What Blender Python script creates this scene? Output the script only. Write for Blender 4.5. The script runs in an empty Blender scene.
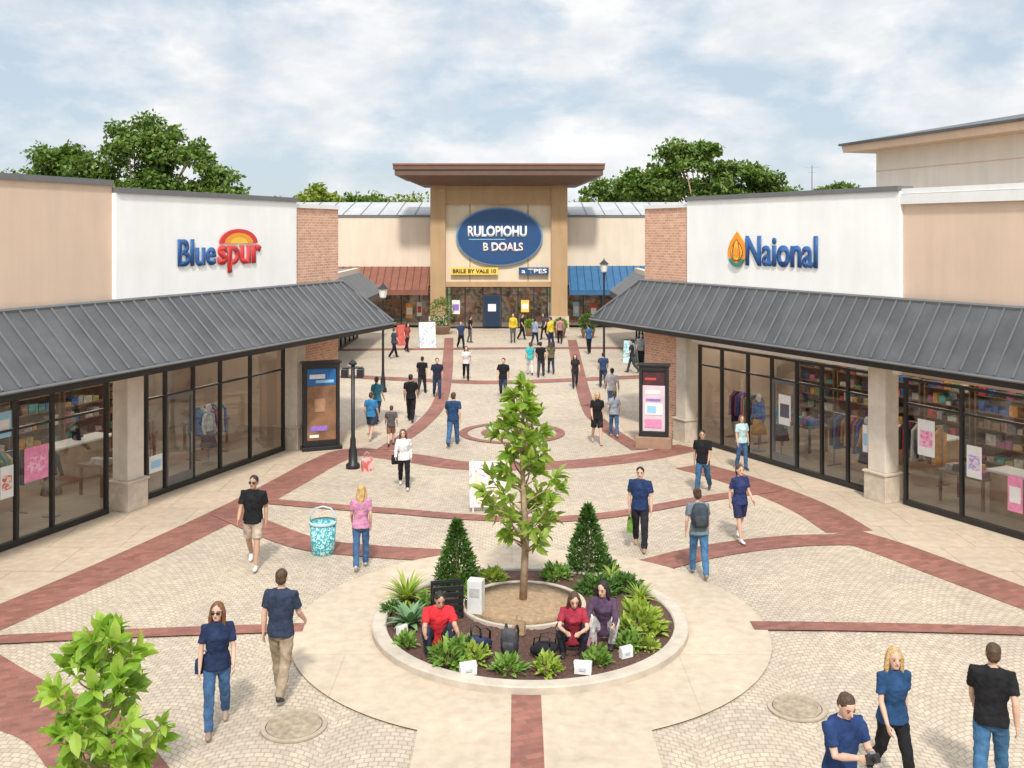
import bpy, math, random
import numpy as np
from mathutils import Vector, Matrix
random.seed(7); rng=np.random.default_rng(7)
scene=bpy.context.scene; COL=scene.collection
R=math.radians
CH=6.6; YH=233.; F=1000.
def G(px,py,z=0.):
    D=F*(CH-z)/(py-YH); return Vector(((px-512)*D/F,D,z))
def AT(px,D,z=0.): return Vector(((px-512)*D/F,D,z))
# ------------------------------------------------------------------ materials
def M(t,op,a,b=None,c=None):
    n=t.nodes.new('ShaderNodeMath'); n.operation=op
    for i,x in enumerate((a,b,c)):
        if x is None: continue
        if isinstance(x,(int,float)): n.inputs[i].default_value=x
        else: t.links.new(x,n.inputs[i])
    return n.outputs[0]
def mixc(t,fac,a,b,mode='MIX'):
    n=t.nodes.new('ShaderNodeMixRGB'); n.blend_type=mode
    for k,x in (('Fac',fac),('Color1',a),('Color2',b)):
        if isinstance(x,(int,float)): n.inputs[k].default_value=x
        elif isinstance(x,tuple): n.inputs[k].default_value=(*x[:3],1)
        else: t.links.new(x,n.inputs[k])
    return n.outputs[0]
def noise(t,vec,scale,detail=4,rough=.55,dist=0):
    n=t.nodes.new('ShaderNodeTexNoise'); n.inputs['Scale'].default_value=scale
    n.inputs['Detail'].default_value=detail; n.inputs['Roughness'].default_value=rough; n.inputs['Distortion'].default_value=dist
    if vec is not None: t.links.new(vec,n.inputs['Vector'])
    return n.outputs['Fac']
def ramp(t,fac,lo,hi,a=0.,b=1.):
    n=t.nodes.new('ShaderNodeMapRange'); t.links.new(fac,n.inputs[0])
    n.inputs[1].default_value=lo; n.inputs[2].default_value=hi; n.inputs[3].default_value=a; n.inputs[4].default_value=b; return n.outputs[0]
def bumpn(t,b,h,strength,dist=.02):
    n=t.nodes.new('ShaderNodeBump'); n.inputs['Strength'].default_value=strength; n.inputs['Distance'].default_value=dist
    t.links.new(h,n.inputs['Height']); t.links.new(n.outputs[0],b.inputs['Normal'])
def base(name):
    m=bpy.data.materials.new(name); m.use_nodes=True; t=m.node_tree
    return m,t,t.nodes['Principled BSDF']
def objco(t): return t.nodes.new('ShaderNodeTexCoord').outputs['Object']
def poso(t): return t.nodes.new('ShaderNodeNewGeometry').outputs['Position']
def sc(c,k): return tuple(min(1,x*k) for x in c[:3])
_mc={}
def mat(name,c,rough=.6,var=.12,scale=4,bump=0.,bscale=50,metal=0.,emit=0.,spec=.5):
    key=(name,c,rough,var,scale,bump)
    if key in _mc: return _mc[key]
    m,t,b=base(name); v=objco(t)
    f=ramp(t,noise(t,v,scale,5),.3,.7)
    col=mixc(t,f,sc(c,1-var),sc(c,1+var)); t.links.new(col,b.inputs['Base Color'])
    b.inputs['Roughness'].default_value=rough; b.inputs['Metallic'].default_value=metal
    b.inputs['Specular IOR Level'].default_value=spec
    if bump: bumpn(t,b,noise(t,v,bscale,4),bump)
    if emit:
        t.links.new(col,b.inputs['Emission Color']); b.inputs['Emission Strength'].default_value=emit
    _mc[key]=m; return m
def cloth(c): return mat('cloth',c,.85,.34,8,.6,13,spec=.2)
def stucco(name,c,streak=.10):
    m,t,b=base(name); v=objco(t)
    s=t.nodes.new('ShaderNodeSeparateXYZ'); t.links.new(v,s.inputs[0])
    cb=t.nodes.new('ShaderNodeCombineXYZ'); t.links.new(M(t,'MULTIPLY',M(t,'ADD',s.outputs[0],s.outputs[1]),2.2),cb.inputs[0]); t.links.new(M(t,'MULTIPLY',s.outputs[2],.25),cb.inputs[2])
    st=ramp(t,noise(t,cb.outputs[0],1.,5,.6),.35,.75); bl=ramp(t,noise(t,v,.8,5),.3,.7)
    col=mixc(t,st,sc(c,1.02),sc(c,1-streak)); col=mixc(t,1.,col,mixc(t,bl,(.95,.95,.94),(1.03,1.03,1.03)),'MULTIPLY')
    t.links.new(col,b.inputs['Base Color']); b.inputs['Roughness'].default_value=.88; bumpn(t,b,noise(t,v,70,4),.15); return m
def brickmat(name,c1,c2,mortar,bw,bh,mw,wall=False,fan=False,big=.25,rot=0.):
    m,t,b=base(name); p=objco(t) if wall else poso(t)
    s=t.nodes.new('ShaderNodeSeparateXYZ'); t.links.new(p,s.inputs[0]); x,y,z=s.outputs
    cmb=t.nodes.new('ShaderNodeCombineXYZ')
    if wall:
        t.links.new(M(t,'ADD',x,y),cmb.inputs[0]); t.links.new(z,cmb.inputs[1])
    elif fan:
        xl=M(t,'WRAP',x,.8,-.8)
        t.links.new(xl,cmb.inputs[0]); t.links.new(M(t,'ADD',y,M(t,'MULTIPLY',M(t,'MULTIPLY',xl,xl),.55)),cmb.inputs[1])
    else:
        c_,s_=math.cos(rot),math.sin(rot)
        t.links.new(M(t,'ADD',M(t,'MULTIPLY',x,c_),M(t,'MULTIPLY',y,s_)),cmb.inputs[0])
        t.links.new(M(t,'SUBTRACT',M(t,'MULTIPLY',y,c_),M(t,'MULTIPLY',x,s_)),cmb.inputs[1])
    bt=t.nodes.new('ShaderNodeTexBrick'); t.links.new(cmb.outputs[0],bt.inputs['Vector'])
    bt.inputs['Scale'].default_value=1; bt.inputs['Brick Width'].default_value=bw; bt.inputs['Row Height'].default_value=bh
    bt.inputs['Mortar Size'].default_value=mw; bt.inputs['Mortar Smooth'].default_value=.3
    bt.inputs['Color1'].default_value=(*c1,1); bt.inputs['Color2'].default_value=(*c2,1); bt.inputs['Mortar'].default_value=(*mortar,1)
    n1=ramp(t,noise(t,p,.35,6,.6),.3,.7); n2=ramp(t,noise(t,p,5,4),.25,.75)
    col=mixc(t,1.,bt.outputs['Color'],mixc(t,n1,(1-big,)*3,(1.08,1.06,1.03)),'MULTIPLY')
    col=mixc(t,1.,col,mixc(t,n2,(.84,.84,.84),(1.11,1.11,1.11)),'MULTIPLY')
    if not wall:
        n3=ramp(t,noise(t,p,1.1,7,.7,.6),.58,.74); col=mixc(t,M(t,'MULTIPLY',n3,.30),col,(.20,.16,.125))
    t.links.new(col,b.inputs['Base Color']); b.inputs['Roughness'].default_value=.8
    bumpn(t,b,M(t,'SUBTRACT',1.,bt.outputs['Fac']),.4,.01)
    return m
def leafmat(name,c,c2,rough=.45,tr=.25):
    m,t,b=base(name)
    g=t.nodes.new('ShaderNodeNewGeometry'); r=g.outputs['Random Per Island']
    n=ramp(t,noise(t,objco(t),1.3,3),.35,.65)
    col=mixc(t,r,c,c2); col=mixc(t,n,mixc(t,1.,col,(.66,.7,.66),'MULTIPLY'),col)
    t.links.new(col,b.inputs['Base Color']); b.inputs['Roughness'].default_value=rough; b.inputs['Specular IOR Level'].default_value=.4
    tl=t.nodes.new('ShaderNodeBsdfTranslucent'); t.links.new(mixc(t,1.,col,(1.3,1.4,.6),'MULTIPLY'),tl.inputs[0])
    mx=t.nodes.new('ShaderNodeMixShader'); mx.inputs[0].default_value=tr
    t.links.new(b.outputs[0],mx.inputs[1]); t.links.new(tl.outputs[0],mx.inputs[2])
    t.links.new(mx.outputs[0],t.nodes['Material Output'].inputs[0]); return m
def glassmat(name,tint,refl):
    m,t,b=base(name); t.nodes.remove(b)
    tr=t.nodes.new('ShaderNodeBsdfTransparent'); tr.inputs[0].default_value=(*tint,1)
    gl=t.nodes.new('ShaderNodeBsdfGlossy'); gl.inputs['Roughness'].default_value=.015
    g=t.nodes.new('ShaderNodeNewGeometry'); d=t.nodes.new('ShaderNodeVectorMath'); d.operation='DOT_PRODUCT'
    t.links.new(g.outputs['Incoming'],d.inputs[0]); t.links.new(g.outputs['Normal'],d.inputs[1])
    f=M(t,'POWER',M(t,'SUBTRACT',1.,M(t,'ABSOLUTE',d.outputs['Value'])),4.)
    mx=t.nodes.new('ShaderNodeMixShader'); t.links.new(M(t,'MINIMUM',M(t,'ADD',M(t,'MULTIPLY',f,.9),refl),1.),mx.inputs[0])
    t.links.new(tr.outputs[0],mx.inputs[1]); t.links.new(gl.outputs[0],mx.inputs[2])
    t.links.new(mx.outputs[0],t.nodes['Material Output'].inputs[0]); return m
def patternmat(name,a,b_,scale,lo=.48,hi=.52,c3=None):
    m,t,b=base(name); v=objco(t)
    f=ramp(t,noise(t,v,scale,2,.5,1.2),lo,hi); col=mixc(t,f,a,b_)
    if c3: col=mixc(t,ramp(t,noise(t,v,scale*.7,1,.5,.5),.56,.6),col,c3)
    t.links.new(col,b.inputs['Base Color']); b.inputs['Roughness'].default_value=.45; return m
def concretemat(name,c,cell=1.5,k=.66):
    m=brickmat(name,c,sc(c,.95),sc(c,k),cell,cell,.012,big=.16); return m
PAVER=brickmat('paver_stone',(.575,.485,.38),(.475,.40,.31),(.36,.30,.23),.125,.105,.010,fan=True,big=.16)
BRICKG=brickmat('red_brick_paving',(.355,.14,.105),(.245,.09,.068),(.22,.135,.105),.24,.12,.011,rot=.4,big=.26)
BRICKW=brickmat('red_brick_wall',(.74,.40,.26),(.58,.285,.18),(.68,.58,.48),.24,.085,.012,wall=True,big=.12)
CONC=concretemat('tan_concrete',(.55,.45,.34))
CONC2=concretemat('pale_concrete',(.56,.46,.35),5.2,.85)
KERB=mat('kerb_concrete',(.50,.435,.355),.85,.16,3.5,.2,60)
WHITE=stucco('white_stucco',(.90,.90,.89),.05)
TAN=stucco('tan_stucco',(.68,.515,.395),.08)
CREAM=stucco('cream_stucco',(.72,.61,.49),.08)
TOWER=stucco('ochre_stucco',(.46,.30,.165),.12)
PALE=mat('pale_stone',(.64,.57,.48),.8,.08,4,.2,40)
STONE=mat('column_stone',(.54,.46,.37),.85,.15,6,.4,20)
METALROOF=mat('seamed_metal_roof',(.088,.091,.095),.5,.25,1.3,metal=.1)
METALRIB=mat('roof_seam',(.145,.148,.153),.5,.12,2,metal=.1)
DARK=mat('dark_bronze_metal',(.028,.027,.027),.4,.1,4,metal=.3)
BLACK=mat('black_paint',(.018,.018,.02),.4,.1,5)
COPING=mat('grey_coping',(.17,.175,.18),.45,.08,3,metal=.2)
WHITEP=mat('white_paint',(.78,.78,.77),.5,.04,4)
SOFF=mat('soffit',(.30,.25,.20),.8,.06,2)
BROWNROOF=mat('brown_fascia',(.14,.08,.055),.55,.1,2)
INWALL=patternmat('shop_interior_wall',(.26,.22,.18),(.55,.48,.40),.55,.42,.58)
INFLOOR=mat('shop_floor',(.36,.30,.24),.35,.2,1)
INCEIL=mat('shop_ceiling',(.38,.37,.35),.9,.05,1)
LAMPE=mat('ceiling_lamp_glow',(1,.88,.72),.5,.01,1,emit=10.)
GLASS=glassmat('shop_glass',(.80,.83,.84),.09)
GLASSD=glassmat('dark_glass',(.68,.70,.71),.09)
MULCH=mat('bark_mulch',(.10,.05,.037),.95,.6,30,1.,35)
SOIL=mat('sandy_soil',(.36,.245,.145),.95,.25,12,.6,30)
BARK=mat('tree_bark',(.40,.29,.19),.9,.3,9,.6,25)
GREY=mat('grey_metal',(.3,.31,.32),.4,.1,4,metal=.5)
NAVYSIGN=mat('navy_sign',(.02,.075,.2),.4,.05,3)
WOOD=mat('shop_wood',(.20,.12,.07),.5,.25,3)
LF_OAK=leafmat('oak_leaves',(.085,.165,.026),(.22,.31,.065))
LF_YEL=leafmat('yellow_green_leaves',(.17,.25,.03),(.34,.38,.06))
LF_MAG=leafmat('broad_leaves',(.20,.34,.04),(.46,.56,.12),.3,.38)
LF_FG=leafmat('bright_leaves',(.22,.40,.04),(.46,.60,.11),.3,.35)
LF_CON=leafmat('conifer_leaves',(.06,.15,.03),(.15,.27,.06))
LF_SHR=leafmat('shrub_leaves',(.14,.29,.045),(.32,.47,.11))
LF_AGA=leafmat('agave_leaves',(.15,.29,.14),(.26,.41,.21),.5,.1)
LF_SPK=leafmat('spiky_leaves',(.28,.40,.05),(.50,.58,.12),.45,.25)
GRASS=mat('grass_land',(.09,.13,.04),.95,.3,.2)
# ------------------------------------------------------------------ mesh builder
class MB:
    def __init__(s): s.v=[]; s.f=[]; s.m=[]
    def add(s,vs,fs,mi=0):
        n=len(s.v); s.v+=[tuple(v) for v in vs]; s.f+=[tuple(i+n for i in f) for f in fs]; s.m+=[mi]*len(fs); return s
    def box(s,x0,x1,y0,y1,z0,z1,mi=0):
        return s.add([(x0,y0,z0),(x1,y0,z0),(x1,y1,z0),(x0,y1,z0),(x0,y0,z1),(x1,y0,z1),(x1,y1,z1),(x0,y1,z1)],
            [(0,3,2,1),(4,5,6,7),(0,1,5,4),(1,2,6,5),(2,3,7,6),(3,0,4,7)],mi)
    def pane(s,x0,x1,y,z0,z1): return s.add([(x0,y,z0),(x1,y,z0),(x1,y,z1),(x0,y,z1)],[(0,1,2,3)])
    def loft(s,rings,cap=True,mi=0):
        n=len(rings[0]); vs=[p for r in rings for p in r]; fs=[]
        for k in range(len(rings)-1):
            for i in range(n):
                j=(i+1)%n; fs.append((k*n+i,k*n+j,(k+1)*n+j,(k+1)*n+i))
        if cap: fs+=[tuple(range(n-1,-1,-1)),tuple((len(rings)-1)*n+i for i in range(n))]
        return s.add(vs,fs,mi)
    def tube(s,path,rad,n=8,hint=(1,0,0),mi=0):
        path=[Vector(p) for p in path]; rings=[]; h=Vector(hint)
        if not isinstance(rad,list): rad=[rad]*len(path)
        for k,p in enumerate(path):
            a=path[max(0,k-1)]; b=path[min(len(path)-1,k+1)]; tg=(b-a).normalized()
            u=h-tg*h.dot(tg)
            if u.length<1e-3: u=tg.orthogonal()
            u.normalize(); w=tg.cross(u)
            r=rad[k]; ra,rb=(r if isinstance(r,tuple) else (r,r))
            rings.append([p+u*(ra*math.cos(2*math.pi*i/n))+w*(rb*math.sin(2*math.pi*i/n)) for i in range(n)])
        return s.loft(rings,True,mi)
    def ell(s,c,r,n=12,k=7,mi=0):
        rings=[]
        for j in range(k+1):
            a=math.pi*(j+.02 if j==0 else (j-.02 if j==k else j))/k; 
            rr=max(math.sin(a),.03)
            rings.append([(c[0]+r[0]*rr*math.cos(2*math.pi*i/n),c[1]+r[1]*rr*math.sin(2*math.pi*i/n),c[2]-r[2]*math.cos(a)) for i in range(n)])
        return s.loft(rings,True,mi)
    def lathe(s,prof,n=24,c=(0,0,0),cap=True,mi=0):
        return s.loft([[(c[0]+r*math.cos(2*math.pi*i/n),c[1]+r*math.sin(2*math.pi*i/n),c[2]+z) for i in range(n)] for r,z in prof],cap,mi)
    def xf(s,mtx):
        s.v=[tuple(mtx@Vector(v)) for v in s.v]; return s
    def build(s,name,mats,parent=None,smooth=False,bevel=0.,loc=None,label=None):
        me=bpy.data.meshes.new(name); me.from_pydata(s.v,[],s.f); me.validate(); me.update()
        if not isinstance(mats,(list,tuple)): mats=[mats]
        for m in mats: me.materials.append(m)
        if smooth: me.polygons.foreach_set('use_smooth',[True]*len(me.polygons))
        o=bpy.data.objects.new(name,me); COL.objects.link(o)
        if parent is not None: o.parent=parent
        if loc is not None: o.location=loc
        if bevel:
            b=o.modifiers.new('bevel','BEVEL'); b.width=bevel; b.segments=2; b.limit_method='ANGLE'
        if label: o['label']=label
        return o
def tag(o,label,cat,group=None):
    o['label']=label; o['category']=cat
    if group: o['group']=group
    return o
def thing(name,label,cat,loc=(0,0,0),rz=0.,group=None,s=1.):
    o=bpy.data.objects.new(name,None); COL.objects.link(o); o.location=loc; o.rotation_euler=(0,0,rz); o.scale=(s,s,s)
    o.empty_display_size=.2
    return tag(o,label,cat,group)
def struct(o): o['kind']='structure'; return o
def textmesh(s_,off):
    cu=bpy.data.curves.new('txt','FONT'); cu.body=s_; cu.size=1; cu.extrude=.0; cu.offset=off
    o=bpy.data.objects.new('txt',cu); COL.objects.link(o); dg=bpy.context.evaluated_depsgraph_get()
    me=bpy.data.meshes.new_from_object(o.evaluated_get(dg)); bpy.data.objects.remove(o)
    return me,np.array([v.co[:] for v in me.vertices])
def text(s_,x0,x1,z0,z1,y,m,name,parent,ext=.03,off=0.):
    me,co=textmesh(s_,0.); mn=co.min(0); mx=co.max(0); bpy.data.meshes.remove(me)
    for i,ch in enumerate(s_):
        if ch==' ': continue
        pm,pc=textmesh(s_[:i+1],0.); right=pc.max(0)[0]; bpy.data.meshes.remove(pm)
        me,c0_=textmesh(ch,0.); bpy.data.meshes.remove(me); dx=right-c0_.max(0)[0]
        me,cc=textmesh(ch,min(off,.016) if ch in 'ea' else (min(off,.026) if ch in 'BRPASl' else off))
        me.name=name
        for v in me.vertices:
            a=(v.co.x+dx-mn[0])/(mx[0]-mn[0]); b=(v.co.y-mn[1])/(mx[1]-mn[1])
            v.co=(x0+a*(x1-x0),y,z0+b*(z1-z0))
        me.materials.clear(); me.materials.append(m); me.update()
        o=bpy.data.objects.new(name,me); COL.objects.link(o); o.parent=parent
        sol=o.modifiers.new('depth','SOLIDIFY'); sol.thickness=ext; sol.offset=0
def leaves(name,P,Dv,L,W,m,parent=None,detail=True):
    N=len(P); Dv=Dv/np.maximum(np.linalg.norm(Dv,axis=1,keepdims=True),1e-6)
    up=rng.normal(size=(N,3))*.6+np.array([0,0,1.])
    S=np.cross(Dv,up); S/=np.maximum(np.linalg.norm(S,axis=1,keepdims=True),1e-6); U=np.cross(S,Dv)
    if detail:
        T=np.array([(0,0,0),(.35,0,.0),(.7,0,-.04),(1,0,-.14),(.3,.5,.07),(.68,.42,.03),(.3,-.5,.07),(.68,-.42,.03)])
        Fc=[(0,1,4),(1,2,5,4),(2,3,5),(0,6,1),(1,6,7,2),(2,7,3)]
    else:
        T=np.array([(0,0,0),(.45,.5,.1),(1,0,-.05),(.45,-.5,.1)]); Fc=[(0,2,1),(0,3,2)]
    V=(P[:,None,:]+T[None,:,0:1]*(L[:,None,None]*Dv[:,None,:])+T[None,:,1:2]*(W[:,None,None]*S[:,None,:])+T[None,:,2:3]*(L[:,None,None]*U[:,None,:]))
    k=len(T); V=V.reshape(-1,3)
    fs=[]
    for f in Fc:
        fs.append((np.arange(N)[:,None]*k+np.array(f)[None,:]).tolist())
    allf=[f for g in fs for f in g]
    me=bpy.data.meshes.new(name); me.from_pydata(V.tolist(),[],allf); me.update(); me.materials.append(m)
    o=bpy.data.objects.new(name,me); COL.objects.link(o)
    if parent is not None: o.parent=parent
    return o
def rdir(N):
    d=rng.normal(size=(N,3)); return d/np.linalg.norm(d,axis=1,keepdims=True)
# ------------------------------------------------------------------ ground
def sheet(name,pts,z,m):
    mb=MB(); mb.add([(p[0],p[1],z) for p in pts],[tuple(range(len(pts)))]); return struct(mb.build(name,m))
sheet('ground',[(-900,-200),(900,-200),(900,1500),(-900,1500)],-.06,GRASS)
sheet('plaza_paving',[(-40,-6),(40,-6),(40,95),(-40,95)],0,PAVER)
PC=Vector((.30,16.86,0)); PZ=.10; RING=3.95
_z=[.006]
def cat(P,n=8):
    out=[]
    for i in range(len(P)-1):
        p0=P[max(0,i-1)];p1=P[i];p2=P[i+1];p3=P[min(len(P)-1,i+2)]
        for k in range(n):
            t=k/n; out.append(.5*((2*p1)+(p2-p0)*t+(2*p0-5*p1+4*p2-p3)*t*t+(3*p1-p0-3*p2+p3)*t**3))
    return out+[P[-1]]
def strip(name,px,w,m,clip=True):
    P=cat([G(*p) for p in px]); mb=MB(); vs=[]; z=_z[0]; _z[0]+=.0015
    T=[(P[min(i+1,len(P)-1)]-P[max(0,i-1)]).normalized() for i in range(len(P))]
    if clip:
        keep=[i for i,p in enumerate(P) if (Vector((p.x,p.y,0))-PC).length>RING-.25]; P=[P[i] for i in keep]; T=[T[i] for i in keep]
    for p,t in zip(P,T):
        n=Vector((-t.y,t.x,0))*(w/2)
        vs+=[(p.x+n.x,p.y+n.y,z),(p.x-n.x,p.y-n.y,z)]
    mb.add(vs,[(2*i,2*i+1,2*i+3,2*i+2) for i in range(len(P)-1)]); return struct(mb.build(name,m))
def annulus(name,c,r0,r1,z,m,n=96):
    mb=MB(); vs=[]
    for i in range(n):
        a=2*math.pi*i/n; vs+=[(c[0]+r0*math.cos(a),c[1]+r0*math.sin(a),z),(c[0]+r1*math.cos(a),c[1]+r1*math.sin(a),z)]
    mb.add(vs,[(2*i,2*i+1,(2*i+3)%(2*n),(2*i+2)%(2*n)) for i in range(n)]); return struct(mb.build(name,m))
class Fr:
    def __init__(s,ox,oy,ang): s.o=Vector((ox,oy)); s.a=ang; s.e=Vector((math.cos(ang),math.sin(ang))); s.n=Vector((-math.sin(ang),math.cos(ang)))
    def W(s,x,y,z=0.): p=s.o+s.e*x+s.n*y; return Vector((p.x,p.y,z))
    def lx(s,px):
        q=(px-512)/F; return (q*s.o.y-s.o.x)/(s.e.x-q*s.e.y)
    def lz(s,px,py):
        D=(s.o+s.e*s.lx(px)).y; return CH-(py-YH)*D/F
LF=Fr(-10.6,20.7,math.atan2(.935,.355)); RF=Fr(4.57,34.1,math.atan2(-.8909,.4543))
def fsheet(name,fr,pts,z,m): return sheet(name,[fr.W(*p) for p in pts],z,m)
fsheet('pavement',LF,[(-9,.2),(-9,-2.85),(5.5,-2.85),(9.5,-2.1),(14.8,-1.9),(14.8,.2)],.003,CONC)
fsheet('pavement',RF,[(-2,.2),(-2,-1.4),(3,-2.0),(7.5,-3.1),(24,-3.3),(24,.2)],.003,CONC)
_z[0]=.005
bands=[([(-70,648),(0,617),(120,565),(240,508),(292,480),(325,462),(355,452),(410,458),(470,466),(560,465),(640,457),(690,447)],1.0),
 ([(838,533),(885,547),(950,571),(1090,622)],1.05),
 ([(690,466),(745,482),(806,506),(850,532)],1.1),
 ([(-60,655),(10,700),(75,728),(130,800)],1.2),([(340,376),(440,381),(520,382),(680,375)],1.0),
 ([(385,450),(420,426),(440,402),(447,370),(449,338)],.55),([(640,450),(602,424),(585,397),(572,340)],.55),
 ([(862,540),(800,541),(740,547),(690,556),(650,566),(590,576)],.75),([(225,512),(300,542),(365,551),(425,555),(490,558)],.75),
 ([(250,500),(330,507),(400,512),(460,517),(545,520),(620,514),(700,500),(772,490)],.45),([(340,350),(440,349),(600,348),(670,350)],.9)]
for p,w in bands: strip('brick_band',p,w,BRICKG)
for (px,py,r) in ((512,433,1.75),(510,433,.95)):
    c=G(px,py); annulus('brick_ring',c,r-.28,r,_z[0],BRICKG,64); _z[0]+=.0015
zr=_z[0]+.001
annulus('ring_path',PC,0,RING,zr,CONC2)
sheet('centre_path',[PC+Vector((-1.55,-3.5,0)),PC+Vector((1.55,-3.5,0)),Vector((1.9,3,0)),Vector((-1.3,3,0))],zr+.002,CONC2)
_z[0]=zr+.004
for p,w,cl in (([(-60,644),(0,641),(150,634),(294,629),(330,628)],.36,True),([(720,627),(752,627),(900,629),(1080,634)],.36,True),([(526,690),(527,740),(528,820)],.42,False)): strip('brick_band',p,w,BRICKG,cl)
# ------------------------------------------------------------------ shops
DOORM=mat('door_metal',(.16,.16,.165),.4,.1,4,metal=.4)
def bay(root,x0,x1,muls,top,y,doors=(),glass=GLASS,transom=2.45,fm=DARK):
    f=MB(); t=.035
    xs=[x0]+list(muls)+[x1]
    for x in xs: f.box(x-t,x+t,y-.05,y+.05,.14,top-.07)
    f.box(x0-t,x1+t,y-.055,y+.055,top-.07,top); f.box(x0-t,x1+t,y-.06,y+.06,0.01,.14)
    for i in range(len(xs)-1):
        if transom: f.box(xs[i]+t,xs[i+1]-t,y-.04,y+.04,transom,transom+.05)
    fo=f.build('window_frame',fm,root)
    for i in range(len(xs)-1):
        a,b=xs[i]+t,xs[i+1]-t
        if i in doors:
            d=MB(); d.box(a,a+.07,y-.035,y+.035,.15,transom); d.box(b-.07,b,y-.035,y+.035,.15,transom); d.box(a+.07,b-.07,y-.035,y+.035,.15,.38); d.box(a+.07,b-.07,y-.035,y+.035,transom-.1,transom)
            do=d.build('door',DOORM,root)
            MB().pane(a+.07,b-.07,y,.38,transom-.1).build('pane',glass,do)
            h=MB(); h.tube([(b-.13,y-.04,.85),(b-.13,y-.09,.9),(b-.13,y-.09,1.35),(b-.13,y-.04,1.4)],.014,6); h.build('door_handle',GREY,do,True)
            MB().pane(a,b,y,transom+.05,top-.07).build('pane',glass,fo)
        else:
            MB().pane(a,b,y,transom+.05,top-.07).build('pane',glass,fo)
            MB().pane(a,b,y,.14,transom).build('pane',glass,fo)
def seam_awning(root,xa,xr,xe,ov,zr,ze,yb,name='awning',mroof=METALROOF,mrib=METALRIB,step=.42,fas=DARK):
    sg=1 if xe>xr else -1; yw=-.16
    s=MB(); th=.05
    A=(xa,yw,zr);B=(xr+sg*.16,yw,zr);C=(xa,-ov,ze);E=(xe,-ov,ze);Fp=(xe,yb,ze);H=(xr+sg*.16,yb,zr)
    top=[A,C,E,B,Fp,H]; bot=[(p[0],p[1],p[2]-th) for p in top]
    s.add(top+bot,[(0,1,2,3),(3,2,4,5),(6,9,8,7),(9,11,10,8),(0,6,7,1),(1,7,8,2),(2,8,10,4),(0,3,9,6),(3,5,11,9)])
    ro=s.build(name+'_roof',mroof,root)
    r=MB(); x0,x1=min(xa,xe),max(xa,xe); x=xa+sg*.2
    while sg*(xe-x)>.1:
        t=0.
        if sg*(x-(xr+sg*.16))>0: t=(x-(xr+sg*.16))/(xe-xr-sg*.16)
        p=Vector((x,yw+(-ov-yw)*t,zr+(ze-zr)*t+.015)); q=Vector((x,-ov,ze+.015))
        if (p-q).length>.1: r.tube([p,q],(.018,.04),4,(1,0,0))
        x+=sg*step
    y=-ov+.3
    while y<yb:
        t=max(0,(yw-y)/(ov+yw)) if y<yw else 0
        p=Vector((xr+sg*.16+(xe-xr-sg*.16)*t,y,zr+(ze-zr)*t+.015)); r.tube([p,(xe,y,ze+.015)],(.018,.04),4,(0,1,0)); y+=step
    r.tube([(B[0],B[1],B[2]+.03),(E[0],E[1],E[2]+.03)],.05,6); r.tube([(A[0],yw+.03,zr+.03),(B[0],yw+.03,zr+.03)],.06,6)
    r.build('seam',mrib,ro)
    f=MB(); f.box(x0,x1,-ov-.03,-ov+.03,ze-.2,ze-.01); f.box(xe-.03,xe+.03,-ov+.03,yb,ze-.2,ze-.01)
    f.build('fascia',fas,ro)
    MB().tube([(x0,-ov-.07,ze-.03),(x1,-ov-.07,ze-.03)],(.05,.035),6,(0,1,0)).build('gutter',mrib,ro)
    lo,hi=(xa,xe) if sg>0 else (xe,xa)
    MB().box(lo,hi,-ov+.04,-.02,ze-.16,ze-.12).build('soffit',SOFF,ro)
def shopshell(fr,label,x0,x1,sections,bays,cols,depth,top,xcorner,xe,ov,corner_sg,idepth=5.5):
    root=thing('shop_building',label,'building',fr.W(0,0,0),fr.a)
    for (a,b,m,yo,tp,cm,nm) in sections:
        MB().box(a,b,yo,.3,3.15,tp).build(nm,m,root)
        MB().box(a-.0,b+.0,yo-.06,.36,tp,tp+.13).build('parapet_coping',cm,root)
    s=MB(); s.box(x0,x1,depth,depth+.3,0,top-.3)
    ex=x1 if corner_sg>0 else x0
    s.box(min(ex,ex-corner_sg*.3),max(ex,ex-corner_sg*.3),.301,depth,0,top-.02); s.box(x0+(0 if corner_sg>0 else .301),x1-(.301 if corner_sg>0 else 0),.3,depth,6.9,7.05)
    s.build('wall',TAN,root)
    MB().box(x0+.31,x1-.31,idepth,idepth+.1,.04,3.2).build('interior_wall',INWALL,root)
    MB().box(x0+.31,x1-.31,-.02,idepth,.0,.035).build('shop_floor',INFLOOR,root)
    MB().box(x0+.31,x1-.31,.31,idepth,3.2,3.3).build('shop_ceiling',INCEIL,root)
    x=x0+1.5
    while x<x1-1:
        for y in (1.2,3.2,4.8): MB().box(x-.45,x+.45,y-.16,y+.16,3.13,3.197).build('ceiling_lamp',LAMPE,root)
        x+=2.3
    for b in bays: bay(root,*b)
    for (x,w) in cols:
        c=MB().box(x-w/2,x+w/2,-.36,.1,.72,3.42).build('column',PALE,root,bevel=.015)
        bb=MB(); bb.box(x-w/2-.07,x+w/2+.07,-.43,.16,0,.66); bb.box(x-w/2-.1,x+w/2+.1,-.46,.19,.66,.72); bb.build('column_base',STONE,c,bevel=.015)
    seam_awning(root,x0 if corner_sg>0 else x1,xcorner,xe,ov,4.95,3.6,4.)
    return root
lx=LF.lx; rx=RF.lx
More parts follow.
